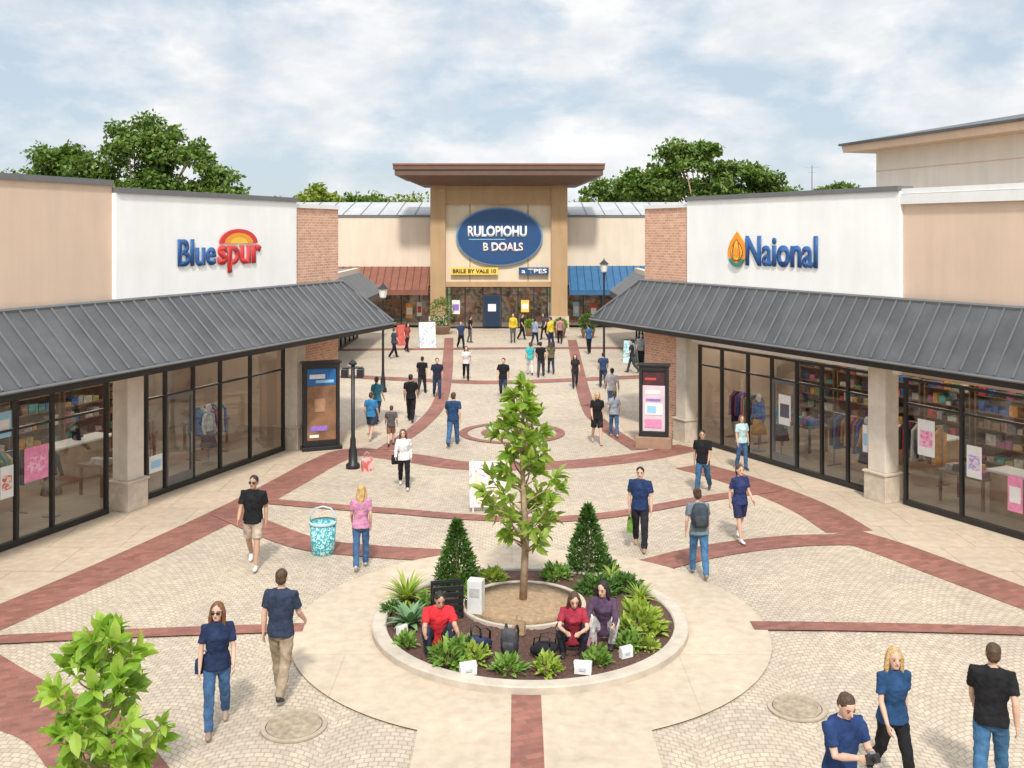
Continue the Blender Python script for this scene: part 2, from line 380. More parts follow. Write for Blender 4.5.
LS=shopshell(LF,'long shop building on the left with white panel, brick corner and grey seamed canopy',-7,13.45,
 [(-7,lx(112),TAN,0.,7.72,COPING,'tan_wall'),(lx(112)+.002,10.85,WHITE,-.12,7.55,COPING,'white_wall'),(10.852,13.45,BRICKW,-.05,7.38,WHITEP,'brick_wall')],
 [(-7,lx(106),[-5,-3.2,-1.5,lx(16),lx(52)],3.15,0.),(lx(146),lx(283),[lx(p) for p in (165,193,220,250)],3.15,0.,(1,))],
 [(lx(127)-.1,.55),(10.75,.5)],9,7.4,13.45,14.5,1.55,1)
MB().box(11.2,13.45,-.05,.3,0,3.148).build('brick_pier',BRICKW,LS)
RS=shopshell(RF,'long shop building on the right with white panel, brick corner and grey seamed canopy',0,22,
 [(0,rx(690),BRICKW,-.05,7.42,WHITEP,'brick_wall'),(rx(690)+.002,rx(903),WHITE,-.12,7.62,COPING,'white_wall'),(rx(903)+.002,22,TAN,0.,7.55,WHITEP,'tan_wall')],
 [(rx(700),rx(872),[rx(p) for p in (722,748,772,797,822,848)],3.1,0.,(3,)),(rx(906),22,[rx(962),rx(1030),17.5,19.8],3.1,0.)],
 [(rx(690),.5),(rx(887),.55)],8,7.4,0,-1.85,1.05,-1)
MB().box(.0,2.2,-.05,.3,0,3.148).build('brick_pier',BRICKW,RS)
MB().box(rx(903)+.01,22,-.1,-.01,7.3,7.54).build('parapet_band',WHITEP,RS)
BLUE=mat('blue_letters',(.02,.10,.32),.4,.05,3); REDL=mat('red_letters',(.66,.04,.04),.4,.05,3); ORANGE=mat('orange_arc',(.90,.33,.03),.4,.05,3); YELL=mat('yellow_sun',(.92,.56,.06),.4,.05,3); GREENL=mat('blue_green_emblem',(.03,.24,.20),.4,.05,3); BROWNL=mat('brown_emblem_line',(.35,.08,.02),.4,.05,3)
sg=thing('shop_sign','raised shop name in blue and red letters under a sunrise arc on white wall','sign',LF.W(lx(213),-.13,5.7),LF.a)
o0=lx(213)
text('Blue',lx(174)-o0,lx(211)-o0,LF.lz(195,265)-5.7,LF.lz(195,240)-5.7,-.02,BLUE,'blue_letter',sg,.03,.024)
text('spur',.05,lx(256)-o0,LF.lz(235,271)-5.7,LF.lz(235,246)-5.7,-.02,REDL,'red_letter',sg,.03,.030)
def arc(root,cx,cz,ra,rb,y0,y1,m,name,a0=0,a1=180,sx=1.,sz=1.):
    a=MB(); n=28; rings=[]
    for i in range(n+1):
        t=R(a0+(a1-a0)*i/n); c,s=math.cos(t)*sx,math.sin(t)*sz
        rings.append([(cx+ra*c,y0,cz+ra*s),(cx+rb*c,y0,cz+rb*s),(cx+rb*c,y1,cz+rb*s),(cx+ra*c,y1,cz+ra*s)])
    return a.loft(rings).build(name,m,root)
ax=(lx(215)+lx(253))/2-o0; az=LF.lz(235,243.5)-5.7
arc(sg,ax,az,.52,.68,-.035,0,REDL,'outer_arc',2,178,1.28,.60); arc(sg,ax,az,.33,.515,-.03,0,ORANGE,'middle_arc',2,178,1.28,.60); arc(sg,ax,az,.01,.325,-.025,0,YELL,'sun_core',2,178,1.28,.60)
sg=thing('shop_sign','raised shop name in blue letters beside an orange flame emblem on white wall','sign',RF.W(rx(748),-.13,5.7),RF.a); o0=rx(748)
text('Naional',.10,rx(821)-o0,RF.lz(785,266)-5.7,RF.lz(785,237)-5.7,-.02,BLUE,'blue_letter',sg,.03,.026)
ex=rx(741)-o0; ez=RF.lz(741,251)-5.7
def flame(k,y0,y1,m,name,dz=0.):
    prof=[(0,-.42),(.26,-.36),(.41,-.14),(.41,.06),(.31,.26),(.14,.44),(0,.58)]
    pts=[(ex+p[0]*k,p[1]*k+ez+dz) for p in prof]+[(ex-p[0]*k,p[1]*k+ez+dz) for p in prof[-2:0:-1]]
    MB().loft([[(p[0],y0,p[1]) for p in pts],[(p[0],y1,p[1]) for p in pts]]).build(name,m,sg)
flame(1.,-.03,0,ORANGE,'emblem_flame'); flame(.66,-.04,-.031,BROWNL,'emblem_line',-.02); flame(.58,-.05,-.041,YELL,'emblem_core',-.02); flame(.3,-.06,-.051,ORANGE,'emblem_heart',-.04)
arc(sg,ex,ez-.10,.26,.37,-.065,-.031,GREENL,'emblem_base',205,335)
for k in (-1,1): MB().tube([(ex+k*.10,-.055,ez-.34),(ex+k*.17,-.055,ez-.05),(ex+k*.09,-.055,ez+.26)],.018,5).build('emblem_ray',BROWNL,sg)
# ------------------------------------------------------------------ central entrance building (front plane at D=69)
cx=lambda px:(px-512)*.069; cz=lambda py:CH-(py-YH)*.069
EB=thing('entrance_building','central entrance tower with flat brown roof, tan piers and low cream wings','building',(0,69,0))
for a,b in ((431,446),(551,567)):
    o=MB().box(cx(a),cx(b),-.6,.6,.9,9.85).build('pier',TOWER,EB)
    MB().box(cx(a)-.1,cx(b)+.1,-.7,.7,0,.9).build('pier_base',STONE,o)
MB().box(cx(446),cx(551),-.5,.5,8.6,9.84).build('lintel',TOWER,EB)
MB().box(cx(446),cx(551),-.1,.3,3.05,8.6).build('cream_panel',stucco('pale_cream_panel',(.72,.61,.46),.08),EB)
MB().box(cx(446),cx(551),-.3,-.1,2.9,3.25).build('beam',TOWER,EB)
for px in (470,528): MB().box(cx(px)-.04,cx(px)+.04,-.13,-.1,3.25,8.6).build('panel_joint',TOWER,EB)
rf=MB(); c0=cx(499.5)
rings=[]
for (hw,y0,y1,z) in ((5.4,-1.6,3,9.85),(6.6,-3.0,4,10.35),(6.85,-3.3,4.3,10.4),(6.85,-3.3,4.3,10.75),(6.95,-3.4,4.4,10.78),(6.95,-3.4,4.4,11.05)):
    rings.append([(c0-hw,y0,z),(c0+hw,y0,z),(c0+hw,y1,z),(c0-hw,y1,z)])
rf.loft(rings).build('roof_slab',BROWNROOF,EB)
MB().box(c0-6.98,c0+6.98,-3.45,4.45,11.05,11.17).build('roof_edge',mat('rust_edge',(.25,.09,.06),.5,.1,2),EB)
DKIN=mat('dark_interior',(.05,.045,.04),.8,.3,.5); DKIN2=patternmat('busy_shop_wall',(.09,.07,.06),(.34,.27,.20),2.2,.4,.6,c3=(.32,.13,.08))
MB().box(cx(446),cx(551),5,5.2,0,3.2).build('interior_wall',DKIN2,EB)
MB().box(cx(446),cx(551),.3,5,3.05,3.2).build('shop_ceiling',INCEIL,EB)
for px in (457,474,522,540):
    for y in (1.4,3.2): MB().box(cx(px)-.4,cx(px)+.4,y,y+.6,3.0,3.045).build('ceiling_lamp',LAMPE,EB)
bay(EB,cx(447),cx(550),[cx(p) for p in (465,483,501,518,534)],2.9,.2,(2,),GLASSD,2.3)
d=MB().box(cx(484),cx(500),-.02,.1,.15,2.28).build('door_leaf',mat('navy_door',(.01,.03,.07),.4,.1,2),EB)
MB().box(cx(488),cx(496),-.05,-.025,1.2,1.7).build('door_notice',WHITEP,d)
def ellip(root,x,z,a,b,y0,y1,m,name,n=48):
    rings=[[(x+a*math.cos(2*math.pi*i/n),y,z+b*math.sin(2*math.pi*i/n)) for i in range(n)] for y in (y0,y1)]
    return MB().loft(rings).build(name,m,root)
sg=thing('entrance_sign','big blue oval sign with white lettering on the entrance tower','sign',(cx(499.5),68.85,cz(236.5)))
ellip(sg,0,0,2.98,2.0,-.2,0,mat('pale_blue_rim',(.12,.25,.42),.5,.05,2),'rim'); ellip(sg,0,0,2.86,1.88,-.26,-.2,NAVYSIGN,'panel')
LET=mat('white_letters',(.9,.9,.9),.5,.02,2)
text('RULOPIOHU',-2.15,1.85,.02,.70,-.29,LET,'upper_letter',sg,.05,.045); text('B DOALS',-1.1,1.6,-.98,-.44,-.29,mat('rosy_letters',(.9,.74,.72),.5,.02,2),'lower_letter',sg,.05,.045)
LIGHTB=mat('pale_blue',(.3,.55,.75),.5,.05,2)
MB().box(-2.1,.4,-.285,-.262,-.22,-.17).build('divider_line',LIGHTB,sg)
sg=thing('name_board','narrow yellow board with dark lettering under the oval sign','sign',(cx(475),68.7,cz(271)))
MB().box(-1.65,1.6,-.12,0,-.24,.26).build('board',mat('yellow_board',(.8,.56,.10),.5,.05,2),sg); text('BRILE BY VALE 10',-1.5,1.45,-.12,.14,-.135,BLACK,'letter',sg,.03,.02)
sg=thing('name_board','small dark blue board with white lettering right of the yellow board','sign',(cx(534),68.7,cz(271)))
MB().box(-1.05,1.,-.12,0,-.24,.26).build('board',NAVYSIGN,sg); text('a TPES',-.85,.85,-.14,.16,-.135,LET,'letter',sg,.03,.02)
for (a,b,side) in ((-32,cx(431),'l'),(cx(567),32,'r')):
    MB().box(a,b,1,1.4,2.95,7.7).build('wing_wall',CREAM,EB); MB().box(a,b,.94,1.46,7.7,7.84).build('parapet_coping',COPING,EB)
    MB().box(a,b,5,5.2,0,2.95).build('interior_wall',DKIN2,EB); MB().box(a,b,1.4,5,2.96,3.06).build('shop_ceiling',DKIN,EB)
    x=(a if side=='r' else -14)+1
    while x<(b if side=='l' else 14): MB().box(x-.4,x+.4,2.,2.6,2.9,2.955).build('ceiling_lamp',LAMPE,EB); x+=1.7
    rr=MB(); rr.add([(a,3,7.9),(b,3,7.9),(b,9,9.0),(a,9,9.0),(a,9,0),(b,9,0)],[(0,1,2,3),(3,2,5,4)]); ro=rr.build('wing_roof',mat('pale_metal_roof',(.42,.43,.44),.7,.1,1),EB)
    q=MB(); x=a+.3
    while x<b: q.tube([(x,3,7.93),(x,9,9.03)],.03,4); x+=1.3
    q.build('seam',COPING,ro)
xs=list(np.arange(-14,cx(431)-.8,1.25)); bay(EB,-15,cx(431)-.05,xs,2.9,1.1,(),GLASSD,2.3)
xs=list(np.arange(cx(567)+1.2,14,1.25)); bay(EB,cx(567)+.05,15,xs,2.9,1.1,(2,),GLASSD,2.3)
def plain_awning(label,fr_o,rz,L,ov,z0,z1,m,step=.5,cat_='awning',rib=None):
    t=thing('shop_awning',label,cat_,fr_o,rz)
    s=MB(); s.add([(0,0,z1),(L,0,z1),(L,-ov,z0),(0,-ov,z0),(0,0,z1-.08),(L,0,z1-.08),(L,-ov,z0-.08),(0,-ov,z0-.08)],[(0,3,2,1),(4,5,6,7),(3,7,6,2),(0,4,7,3),(1,2,6,5),(0,1,5,4)]); s.build('canopy',m,t)
    MB().box(0,L,-ov-.02,-ov+.03,z0-.35,z0-.085).build('valance',m,t)
    r=MB(); x=.1
    while x<L: r.tube([(x,-.02,z1+.015),(x,-ov,z0+.015)],(.02,.035),4); x+=step
    r.build('seam',rib or m,t); 
    for x in (.1,L-.1): MB().tube([(x,-ov+.06,z0-.1),(x,-.0,z0-.1)],.03,6).build('bracket',DARK,t)
    return t
RUST=mat('rust_red_canopy',(.22,.085,.055),.6,.15,2); BLUEC=mat('blue_canopy',(.03,.12,.25),.5,.15,2)
plain_awning('rust red sloped awning left of the entrance tower',(-12.4,69.95,0),0,12.4+cx(431)-.1,2.3,2.75,4.25,RUST,.5,rib=mat('rust_seam',(.16,.055,.04),.6,.1,2))
plain_awning('bright blue sloped awning right of the entrance tower',(cx(567)+.1,69.95,0),0,6.2,2.3,2.75,4.3,BLUEC,.5,rib=mat('blue_seam',(.02,.08,.17),.6,.1,2))
def sideshop(label,x,sg_,y0,y1,alabel):
    fr=Fr(x,y0 if sg_<0 else y1,R(90) if sg_<0 else R(-90)); L=y1-y0
    t=thing('side_shop',label,'building',fr.W(0,0,0),fr.a)
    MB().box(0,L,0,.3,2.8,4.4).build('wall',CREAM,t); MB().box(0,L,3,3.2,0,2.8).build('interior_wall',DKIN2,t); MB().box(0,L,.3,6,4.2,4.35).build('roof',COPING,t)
    MB().box(0,.3,.3,6,0,4.19).build('end_wall',CREAM,t); MB().box(L-.3,L,.3,6,0,4.19).build('end_wall',CREAM,t)
    bay(t,.3,L-.3,list(np.arange(1.7,L-1,1.5)),2.78,.1,(3,),GLASSD,2.2)
    plain_awning(alabel,fr.W(0,-.02,0),fr.a,L,1.5,2.95,4.1,METALROOF,.45,rib=METALRIB)
sideshop('low side shop behind the left brick corner',-9.6,-1,46,63,'grey seamed awning on the low left side shop')
sideshop('low side shop behind the right brick corner',7.7,1,46,63,'grey seamed awning on the low right side shop')
TF=Fr(16.1,44.2,math.atan2(-.96,.28))
t=thing('tall_building','taller cream building with overhanging hipped roof behind the right shop','building',TF.W(0,0,0),TF.a)
MB().box(0,22,0,12,0,10.3).build('wall',stucco('pale_panel_wall',(.80,.76,.69),.08),t)
q=MB()
for z in (8.2,9.3): q.box(-.01,22.01,-.012,12.01,z,z+.04)
q.build('wall_joint',TAN,t)
q=MB(); q.loft([[(-1.0,-1.0,10.2),(23,-1.0,10.2),(23,13,10.2),(-1.0,13,10.2)],[(-1.05,-1.05,10.5),(23,-1.05,10.5),(23,13.,10.5),(-1.05,13,10.5)]]).build('eave',TAN,t)
q=MB(); q.loft([[(-1.15,-1.15,10.502),(23,-1.15,10.502),(23,13.2,10.502),(-1.15,13.2,10.502)],[(-1.15,-1.15,10.6),(23,-1.15,10.6),(23,13.2,10.6),(-1.15,13.2,10.6)],[(6,5.5,11.8),(18,5.5,11.8),(18,6,11.8),(6,6,11.8)]]).build('roof',METALROOF,t)
# ------------------------------------------------------------------ trees
def oak(name,label,c,lobes,n,leaf,m,cat_='tree',group=None,trunk=.45,cl=70):
    t=thing(name,label,cat_,c,0,group)
    cs=[]; rs=[]
    for k in range(cl):
        L=lobes[k%len(lobes)]; d=rdir(1)[0]; d[2]=abs(d[2])*1.1-.35
        u=.5+.55*rng.random(); cs.append(np.array(L[:3])+d*np.array(L[3:6])*u); rs.append(L[3]*(.2+.22*rng.random()))
    cs=np.array(cs); rs=np.array(rs); idx=rng.integers(0,cl,n)
    P=cs[idx]+rdir(n)*(rs[idx]*rng.random(n)**.45)[:,None]*np.array([1,1,.7])
    Dv=rdir(n)+np.array([0,0,-.2]); L=leaf*(.7+.6*rng.random(n))
    leaves('crown',P,Dv,L,L*.7,m,t,False)
    b=MB(); top=np.mean([l[:3] for l in lobes],axis=0)
    b.tube([(0,0,0),(.1,0,top[2]*.35),(top[0]*.3,top[1]*.3,top[2]*.65),tuple(top)],[trunk,trunk*.8,trunk*.6,trunk*.2],8)
    for c_ in cs[::4]: 
        f=.45+.3*random.random(); s=np.array([top[0]*.3*f,top[1]*.3*f,top[2]*.75*f]); mid=(s+c_)/2+np.array([0,0,.4])
        b.tube([tuple(s),tuple(mid),tuple(c_)],[trunk*.35,trunk*.22,.04],5)
    b.build('trunk',BARK,t,True); return t
c=AT(138,76); oak('oak_tree','large spreading oak tree rising behind the left shop roof',c,
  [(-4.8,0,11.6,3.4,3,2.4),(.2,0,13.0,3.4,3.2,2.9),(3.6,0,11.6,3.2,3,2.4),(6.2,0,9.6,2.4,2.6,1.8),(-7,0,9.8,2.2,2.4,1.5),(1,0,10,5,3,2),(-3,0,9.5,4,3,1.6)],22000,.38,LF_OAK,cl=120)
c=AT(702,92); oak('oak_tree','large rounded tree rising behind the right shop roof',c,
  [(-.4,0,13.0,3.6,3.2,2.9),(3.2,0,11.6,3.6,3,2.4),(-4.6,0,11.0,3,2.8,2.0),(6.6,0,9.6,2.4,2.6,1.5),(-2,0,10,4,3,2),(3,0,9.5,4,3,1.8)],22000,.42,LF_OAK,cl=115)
for (px,D,top,w,m,lab) in ((298,88,188,3.0,LF_YEL,'yellow green bush top leftmost behind the centre roofs'),(318,86,184,2.4,LF_YEL,'bright yellow green treetop just left of the red awning roof'),(362,90,189,2.6,LF_OAK,'dark treetop above the left wing roof'),
   (402,92,191,3.4,LF_YEL,'yellow green treetop beside the entrance tower on its left'),(612,100,172,3.4,LF_OAK,'dark green treetop just right of the entrance tower'),(640,104,180,3.6,LF_YEL,'paler treetop between entrance tower and right tree'),(838,95,181,1.6,LF_OAK,'small round treetop peeking over the right shop parapet'),(775,98,180,2.6,LF_OAK,'small treetop on the right flank of the large right tree'),(45,84,158,3.2,LF_OAK,'dark treetop at the left end of the left shop roof')):
    zt=CH+(YH-top)*D/F
    oak('background_tree',lab,AT(px,D),[(0,0,zt-w*.55,w,w,w*.55),(w*.5,0,zt-w*.8,w*.7,w*.7,w*.5),(-w*.5,0,zt-w*.9,w*.7,w*.7,w*.5)],3000,.38,m,group='trees beyond the shops',trunk=.25,cl=34)
t=thing('antenna_mast','thin antenna mast standing beyond the right shop roof','mast',AT(812,85)); zt=CH+(YH-165)*.085
MB().tube([(0,0,0),(0,0,zt)],[.09,.04],6).build('pole',GREY,t)
MB().tube([(-.6,0,zt-.15),(.6,0,zt-.15)],.03,5).build('crossbar',GREY,t); MB().tube([(-.3,0,zt-.6),(.3,0,zt-.6)],.03,5).build('crossbar',GREY,t)
def whorl_tree(name,label,c,prof,H,z0,ntips,nl,L,m,trunk,cat_='tree',bend=.05,bark=BARK,tuft=.6):
    t=thing(name,label,cat_,c)
    P=[];Dv=[]; b=MB()
    b.tube([(0,0,-.02),(bend,0,H*.3),(-bend*.4,.02,H*.65),(0,0,H*.97)],[trunk,trunk*.85,trunk*.5,.012],8)
    for i in range(ntips):
        f=min(1,(i+.5)/ntips+random.uniform(-.02,.02)); z=z0+(H-z0)*f; r=np.interp(f,*prof)*random.uniform(.4,1.12); a=i*2.4+random.random()
        tip=np.array([r*math.cos(a),r*math.sin(a),z])
        st=np.array([0,0,max(z-r*.7-.05,z0*.75)]); mid=st*.5+tip*.5+np.array([math.cos(a)*.08*r,math.sin(a)*.08*r,-.06*r])
        b.tube([tuple(st),tuple(mid),tuple(tip)],[trunk*.3,trunk*.2,.007],5)
        out=(tip-st)/max(np.linalg.norm(tip-st),.01)
        for q in range(nl):
            u=1-random.random()**2.2*tuft; p=(st*(1-u)**2+2*mid*u*(1-u)+tip*u*u)
            P.append(p); Dv.append(rdir(1)[0]*.9+out*.55+np.array([0,0,.15]))
    P=np.array(P); Dv=np.array(Dv); Ls=L*(.6+.6*rng.random(len(P)))
    leaves('crown',P,Dv,Ls,Ls*.45,m,t); b.build('trunk',bark,t,True); return t
# ------------------------------------------------------------------ planter
pl=thing('round_planter','low round planting bed with concrete kerb in the plaza centre','planter',PC)
pr=[(2.64,0),(2.64,.125),(2.62,.145),(2.42,.145),(2.40,.125),(2.40,.03)]
MB().lathe(pr,128,cap=False).build('kerb',KERB,pl)
q=MB(); nr=16; n=80
rings=[[((2.41*j/nr)*math.cos(2*math.pi*i/n),(2.41*j/nr)*math.sin(2*math.pi*i/n),PZ-.025+.035*random.random()) for i in range(n)] for j in range(1,nr+1)]
q.loft(rings,False).build('mulch',MULCH,pl)
tc=G(523,603,.12)-PC; tc.z=0
MB().lathe([(1.10,.05),(1.10,.135),(1.03,.135),(1.02,.08)],72,(tc.x,tc.y,0),False).build('soil_edging',KERB,pl)
MB().lathe([(1.025,.115),(.6,.14),(.2,.18),(.02,.19)],48,(tc.x,tc.y,0)).build('soil',SOIL,pl,True)
whorl_tree('young_tree','slender young tree with broad leaves in the round planting bed',PC+tc+Vector((0,0,.16)),([0,.12,.3,.5,.7,.88,1],[.36,.60,.76,.60,.42,.30,.08]),3.78,1.1,54,14,.27,LF_MAG,.07,tuft=.4)
whorl_tree('leafy_shrub','tall leafy shrub with bright green leaves at the bottom left corner',AT(102,11),([0,.3,.6,.85,1],[.68,.76,.62,.38,.12]),2.2,.3,56,14,.25,LF_FG,.045,'shrub',tuft=.42)
def conifer(label,px,py,h,r):
    t=thing('cone_shrub',label,'shrub',G(px,py,PZ),0,'clipped cone shrubs'); n=2600
    f=rng.random(n)**1.3; a=rng.random(n)*6.283; rr=r*(1-f**1.15)*(.6+.5*rng.random(n))*(.7+.3*np.minimum(1,f*6))+.02; 
    P=np.stack([rr*np.cos(a),rr*np.sin(a),.02+f*h],1); Dv=np.stack([np.cos(a),np.sin(a),np.full(n,1.)],1)+rng.normal(size=(n,3))*.6
    L=.10*(.6+.7*rng.random(n)); leaves('foliage',P,Dv,L,L*.42,LF_CON,t,False)
    MB().tube([(0,0,-.02),(0,0,h*.9)],[.04,.01],6).build('stem',BARK,t)
conifer('green cone shaped evergreen left of the young tree',457,588,1.2,.40); conifer('green cone shaped evergreen right of the young tree',588,570,1.2,.40)
def rosette(label,px,py,n,L,w,m,el=(25,80),name='spiky_plant',z=PZ):
    t=thing(name,label,'plant',G(px,py,z)); q=MB()
    for i in range(n):
        f=i/n; a=i*2.4+random.random()*.3; e0=R(el[1]-(el[1]-el[0])*f+random.uniform(-6,6)); l=L*(.7+.35*random.random())
        ca,sa=math.cos(a),math.sin(a); p=Vector((ca*.02,sa*.02,.0)); vs=[]; K=5; e_=e0
        for k in range(K+1):
            u=k/K; ww=w*(1-(abs(u-.35)/.65)**1.6 if u>.35 else .65+.35*u/.35); ww=max(ww,.002)
            sx,sy=-sa*ww,ca*ww; up=ww*.35
            vs+=[(p.x+sx,p.y+sy,p.z+up),(p.x,p.y,p.z),(p.x-sx,p.y-sy,p.z+up)]
            p=p+Vector((ca*math.cos(e_),sa*math.cos(e_),math.sin(e_)))*(l/K); e_-=R(9)
        fs=[]
        for k in range(K): fs+=[(3*k,3*k+1,3*k+4,3*k+3),(3*k+1,3*k+2,3*k+5,3*k+4)]
        q.add(vs,fs)
    q.build('leaf_rosette',m,t,True); MB().lathe([(.04,-.03),(.03,.03)],8).build('crown_base',BARK,t)
rosette('spiky yellow green plant at the left rim of the planting bed',407,600,60,.60,.026,LF_SPK,(15,80))
rosette('spiky yellow green plant in front of the left cone shrub',459,588,55,.5,.024,LF_SPK,(20,80))
rosette('broad leaved blue green agave left of the person in red',410,625,26,.46,.06,LF_AGA,(20,75),'agave')
rosette('small spiky plant at the right rim behind the bright shrub',640,600,40,.4,.02,LF_SPK,(20,80))
rosette('small spiky plant between the cone shrub and the right rim',612,580,36,.36,.02,LF_SPK,(20,80))
def bush(label,px,py,r,h,n,L,m,name='low_shrub'):
    t=thing(name,label,'shrub',G(px,py,PZ-.01)); d=rdir(n); d[:,2]=abs(d[:,2]); u=.45+.6*rng.random(n)
    P=d*u[:,None]*np.array([r,r,h]); Dv=d*.8+rdir(n)*.6+np.array([0,0,.35]); Ls=L*(.7+.6*rng.random(n)); leaves('foliage',P,Dv,Ls,Ls*.42,m,t)
    b=MB()
    for i in range(6):
        a=i*1.05; b.tube([(0,0,-.03),(r*.3*math.cos(a),r*.3*math.sin(a),h*.5)],[.012,.006],5)
    b.build('stems',BARK,t)
for a in (('bright bushy shrub at the right rim of the planting bed',641,632,.32,.44,260,.18,LF_SPK),
 ('low dark green shrub behind the seated people on the right',599,592,.38,.26,350,.12,LF_CON),('low green shrub at the back of the bed right of the tree',556,577,.26,.2,200,.12,LF_SHR),
 ('low green shrub at the far right back of the bed',626,590,.28,.24,220,.12,LF_CON),
 ('small green shrub at the left front rim of the bed',406,646,.15,.17,90,.12,LF_SHR),('green shrub below the person in red',450,663,.26,.3,190,.16,LF_SHR),
 ('yellow green tuft beside the leftmost white bag',476,662,.16,.22,90,.14,LF_SPK),('rounded green shrub at the front centre of the bed',508,672,.21,.21,150,.13,LF_SHR),
 ('bright green shrub at the front right of the bed',547,672,.19,.2,130,.13,LF_SPK),('green shrub in front of the seated woman in dark red',597,663,.17,.2,110,.13,LF_SHR),
 ('broad green shrub between the crate and the left evergreen',469,598,.2,.24,130,.14,LF_SHR),('low green shrub right of the seated woman in pale trousers',630,648,.19,.22,130,.13,LF_SHR),
 ('pale green shrub at the back of the bed left of the tree',492,580,.24,.18,170,.12,LF_SPK),('low green shrub between the agave and the crate',428,606,.17,.2,110,.12,LF_SHR),
 ('dark low shrub at the left rim between spiky plant and agave',392,614,.16,.18,110,.11,LF_CON),('dark green low shrub behind the right cone shrub',606,572,.22,.2,180,.11,LF_CON),
 ('small pale shrub at the right front rim of the bed',648,648,.14,.16,80,.11,LF_SPK),('small dark shrub between the backpacks and the person in red',466,646,.13,.15,80,.11,LF_SHR)):
    bush(*a)
t=thing('slatted_crate','black slatted crate standing in the planting bed behind the person in red','crate',G(447,616,PZ),R(12)); q=MB()
for x in (-.24,.24):
    q.box(x-.02,x+.02,-.15,-.11,0,.55); q.box(x-.02,x+.02,.11,.15,0,.55); q.box(x-.018,x+.018,-.112,.112,.3,.34)
q.box(-.222,.222,.115,.145,.5,.54)
q.build('frame',BLACK,t)
for z in (.08,.19,.30,.41,.52):
    MB().box(-.26,.26,-.17,-.152,z-.035,z+.035).build('slat',BLACK,t); MB().box(-.26,.26,.152,.17,z-.035,z+.035).build('slat',BLACK,t)
t=thing('white_box','upright white paper carton beside the black crate','box',G(476,613,PZ),R(-15)); MB().box(-.13,.13,-.1,.1,0,.58).build('carton',mat('matte_white_card',(.66,.66,.63),.7,.06,6),t,bevel=.01); MB().box(-.09,.09,-.105,-.101,.3,.45).build('label_panel',mat('grey_print',(.45,.45,.43),.6,.2,9),t)
def paperbag(label,p,w,h,m,rz=0.,name='shopping_bag',handles=True):
    t=thing(name,label,'bag',p,rz); d=w*.45
    q=MB(); q.loft([[(-w*.5,-d*.5,0),(w*.5,-d*.5,0),(w*.5,d*.5,0),(-w*.5,d*.5,0)],[(-w*.48,-d*.55,h*.5),(w*.52,-d*.46,h*.5),(w*.49,d*.55,h*.5),(-w*.52,d*.45,h*.5)],[(-w*.54,-d*.32,h),(w*.5,-d*.38,h*.94),(w*.53,d*.3,h),(-w*.5,d*.38,h*.96)],[(-w*.5,-d*.27,h),(w*.47,-d*.33,h*.94),(w*.5,d*.25,h),(-w*.47,d*.33,h*.96)],[(-w*.46,-d*.2,h*.2),(w*.46,-d*.2,h*.2),(w*.46,d*.2,h*.2),(-w*.46,d*.2,h*.2)]]).build('bag_body',m,t)
    if handles:
        for y in (-.33,.33): MB().tube([(-w*.25,d*y,h-.01),(-w*.2,d*y*.6,h*1.3),(0,d*y*.3,h*1.42),(w*.2,d*y*.6,h*1.3),(w*.25,d*y,h-.01)],.006,5).build('handle',m,t)
    else: MB().box(-w*.2,w*.2,-d*.62,-d*.6,h*.3,h*.55).build('printed_panel',mat('faint_print',(.5,.52,.55),.8,.2,20),t)
    return t
CARD=mat('white_paper',(.75,.74,.72),.8,.06,8)
paperbag('white paper bag at the front left rim of the bed',G(468,674,PZ),.24,.18,CARD,.3,handles=False); paperbag('white paper bag at the front right rim of the bed',G(583,673,PZ),.25,.18,CARD,-.2,handles=False)
paperbag('white paper bag under the bright shrub at the right rim',G(626,657,PZ),.2,.17,CARD,.5,handles=False); paperbag('white paper bag beside the small shrub at the left rim',G(402,634,PZ),.18,.14,CARD,.8,handles=False)
paperbag('pink paper bag between the two seated women',G(590,645,PZ),.2,.2,mat('pink_paper',(.62,.25,.38),.8,.08,8),.1); paperbag('brown paper bag right behind the grey backpack',G(519,634,PZ),.2,.22,mat('brown_paper',(.40,.27,.16),.8,.08,8),-.4)
def backpack(label,p,m,rz=0.,s=1.,lean=0.):
    t=thing('backpack',label,'bag',p,rz,None,s); t.rotation_euler=(lean,0,rz)
    oc=((-1,-.6),(-.6,-1),(.6,-1),(1,-.6),(1,.6),(.6,1),(-.6,1),(-1,.6))
    MB().loft([[(x*w_,y*d_+yo,z) for x,y in oc] for (w_,d_,yo,z) in ((.12,.06,0,.0),(.15,.09,0,.05),(.155,.095,0,.25),(.14,.08,0,.38),(.09,.045,0,.45))]).build('pack_body',m,t,True)
    MB().loft([[(x*w_,y*d_+.10,z) for x,y in oc] for (w_,d_,z) in ((.09,.02,.05),(.11,.04,.08),(.11,.04,.2),(.09,.02,.25))]).build('front_pocket',m,t,True)
    for x in (-.09,.09): MB().tube([(x,-.06,.4),(x*1.15,-.2,.43),(x*1.2,-.24,.3),(x*1.1,-.2,.12),(x,-.07,.06)],(.022,.008),6).build('strap',BLACK,t,True)
    return t
backpack('dark navy backpack slumped in the middle of the bed',G(486,643,PZ+.08),cloth((.03,.04,.09)),R(150),.9,R(-65)); backpack('black backpack lying beside the seated woman in red',G(534,648,PZ+.09),cloth((.02,.02,.025)),R(235),.9,R(-78)); backpack('grey and black backpack standing near the front shrub',G(510,652,PZ),cloth((.07,.07,.08)),R(165),.85,R(-10))
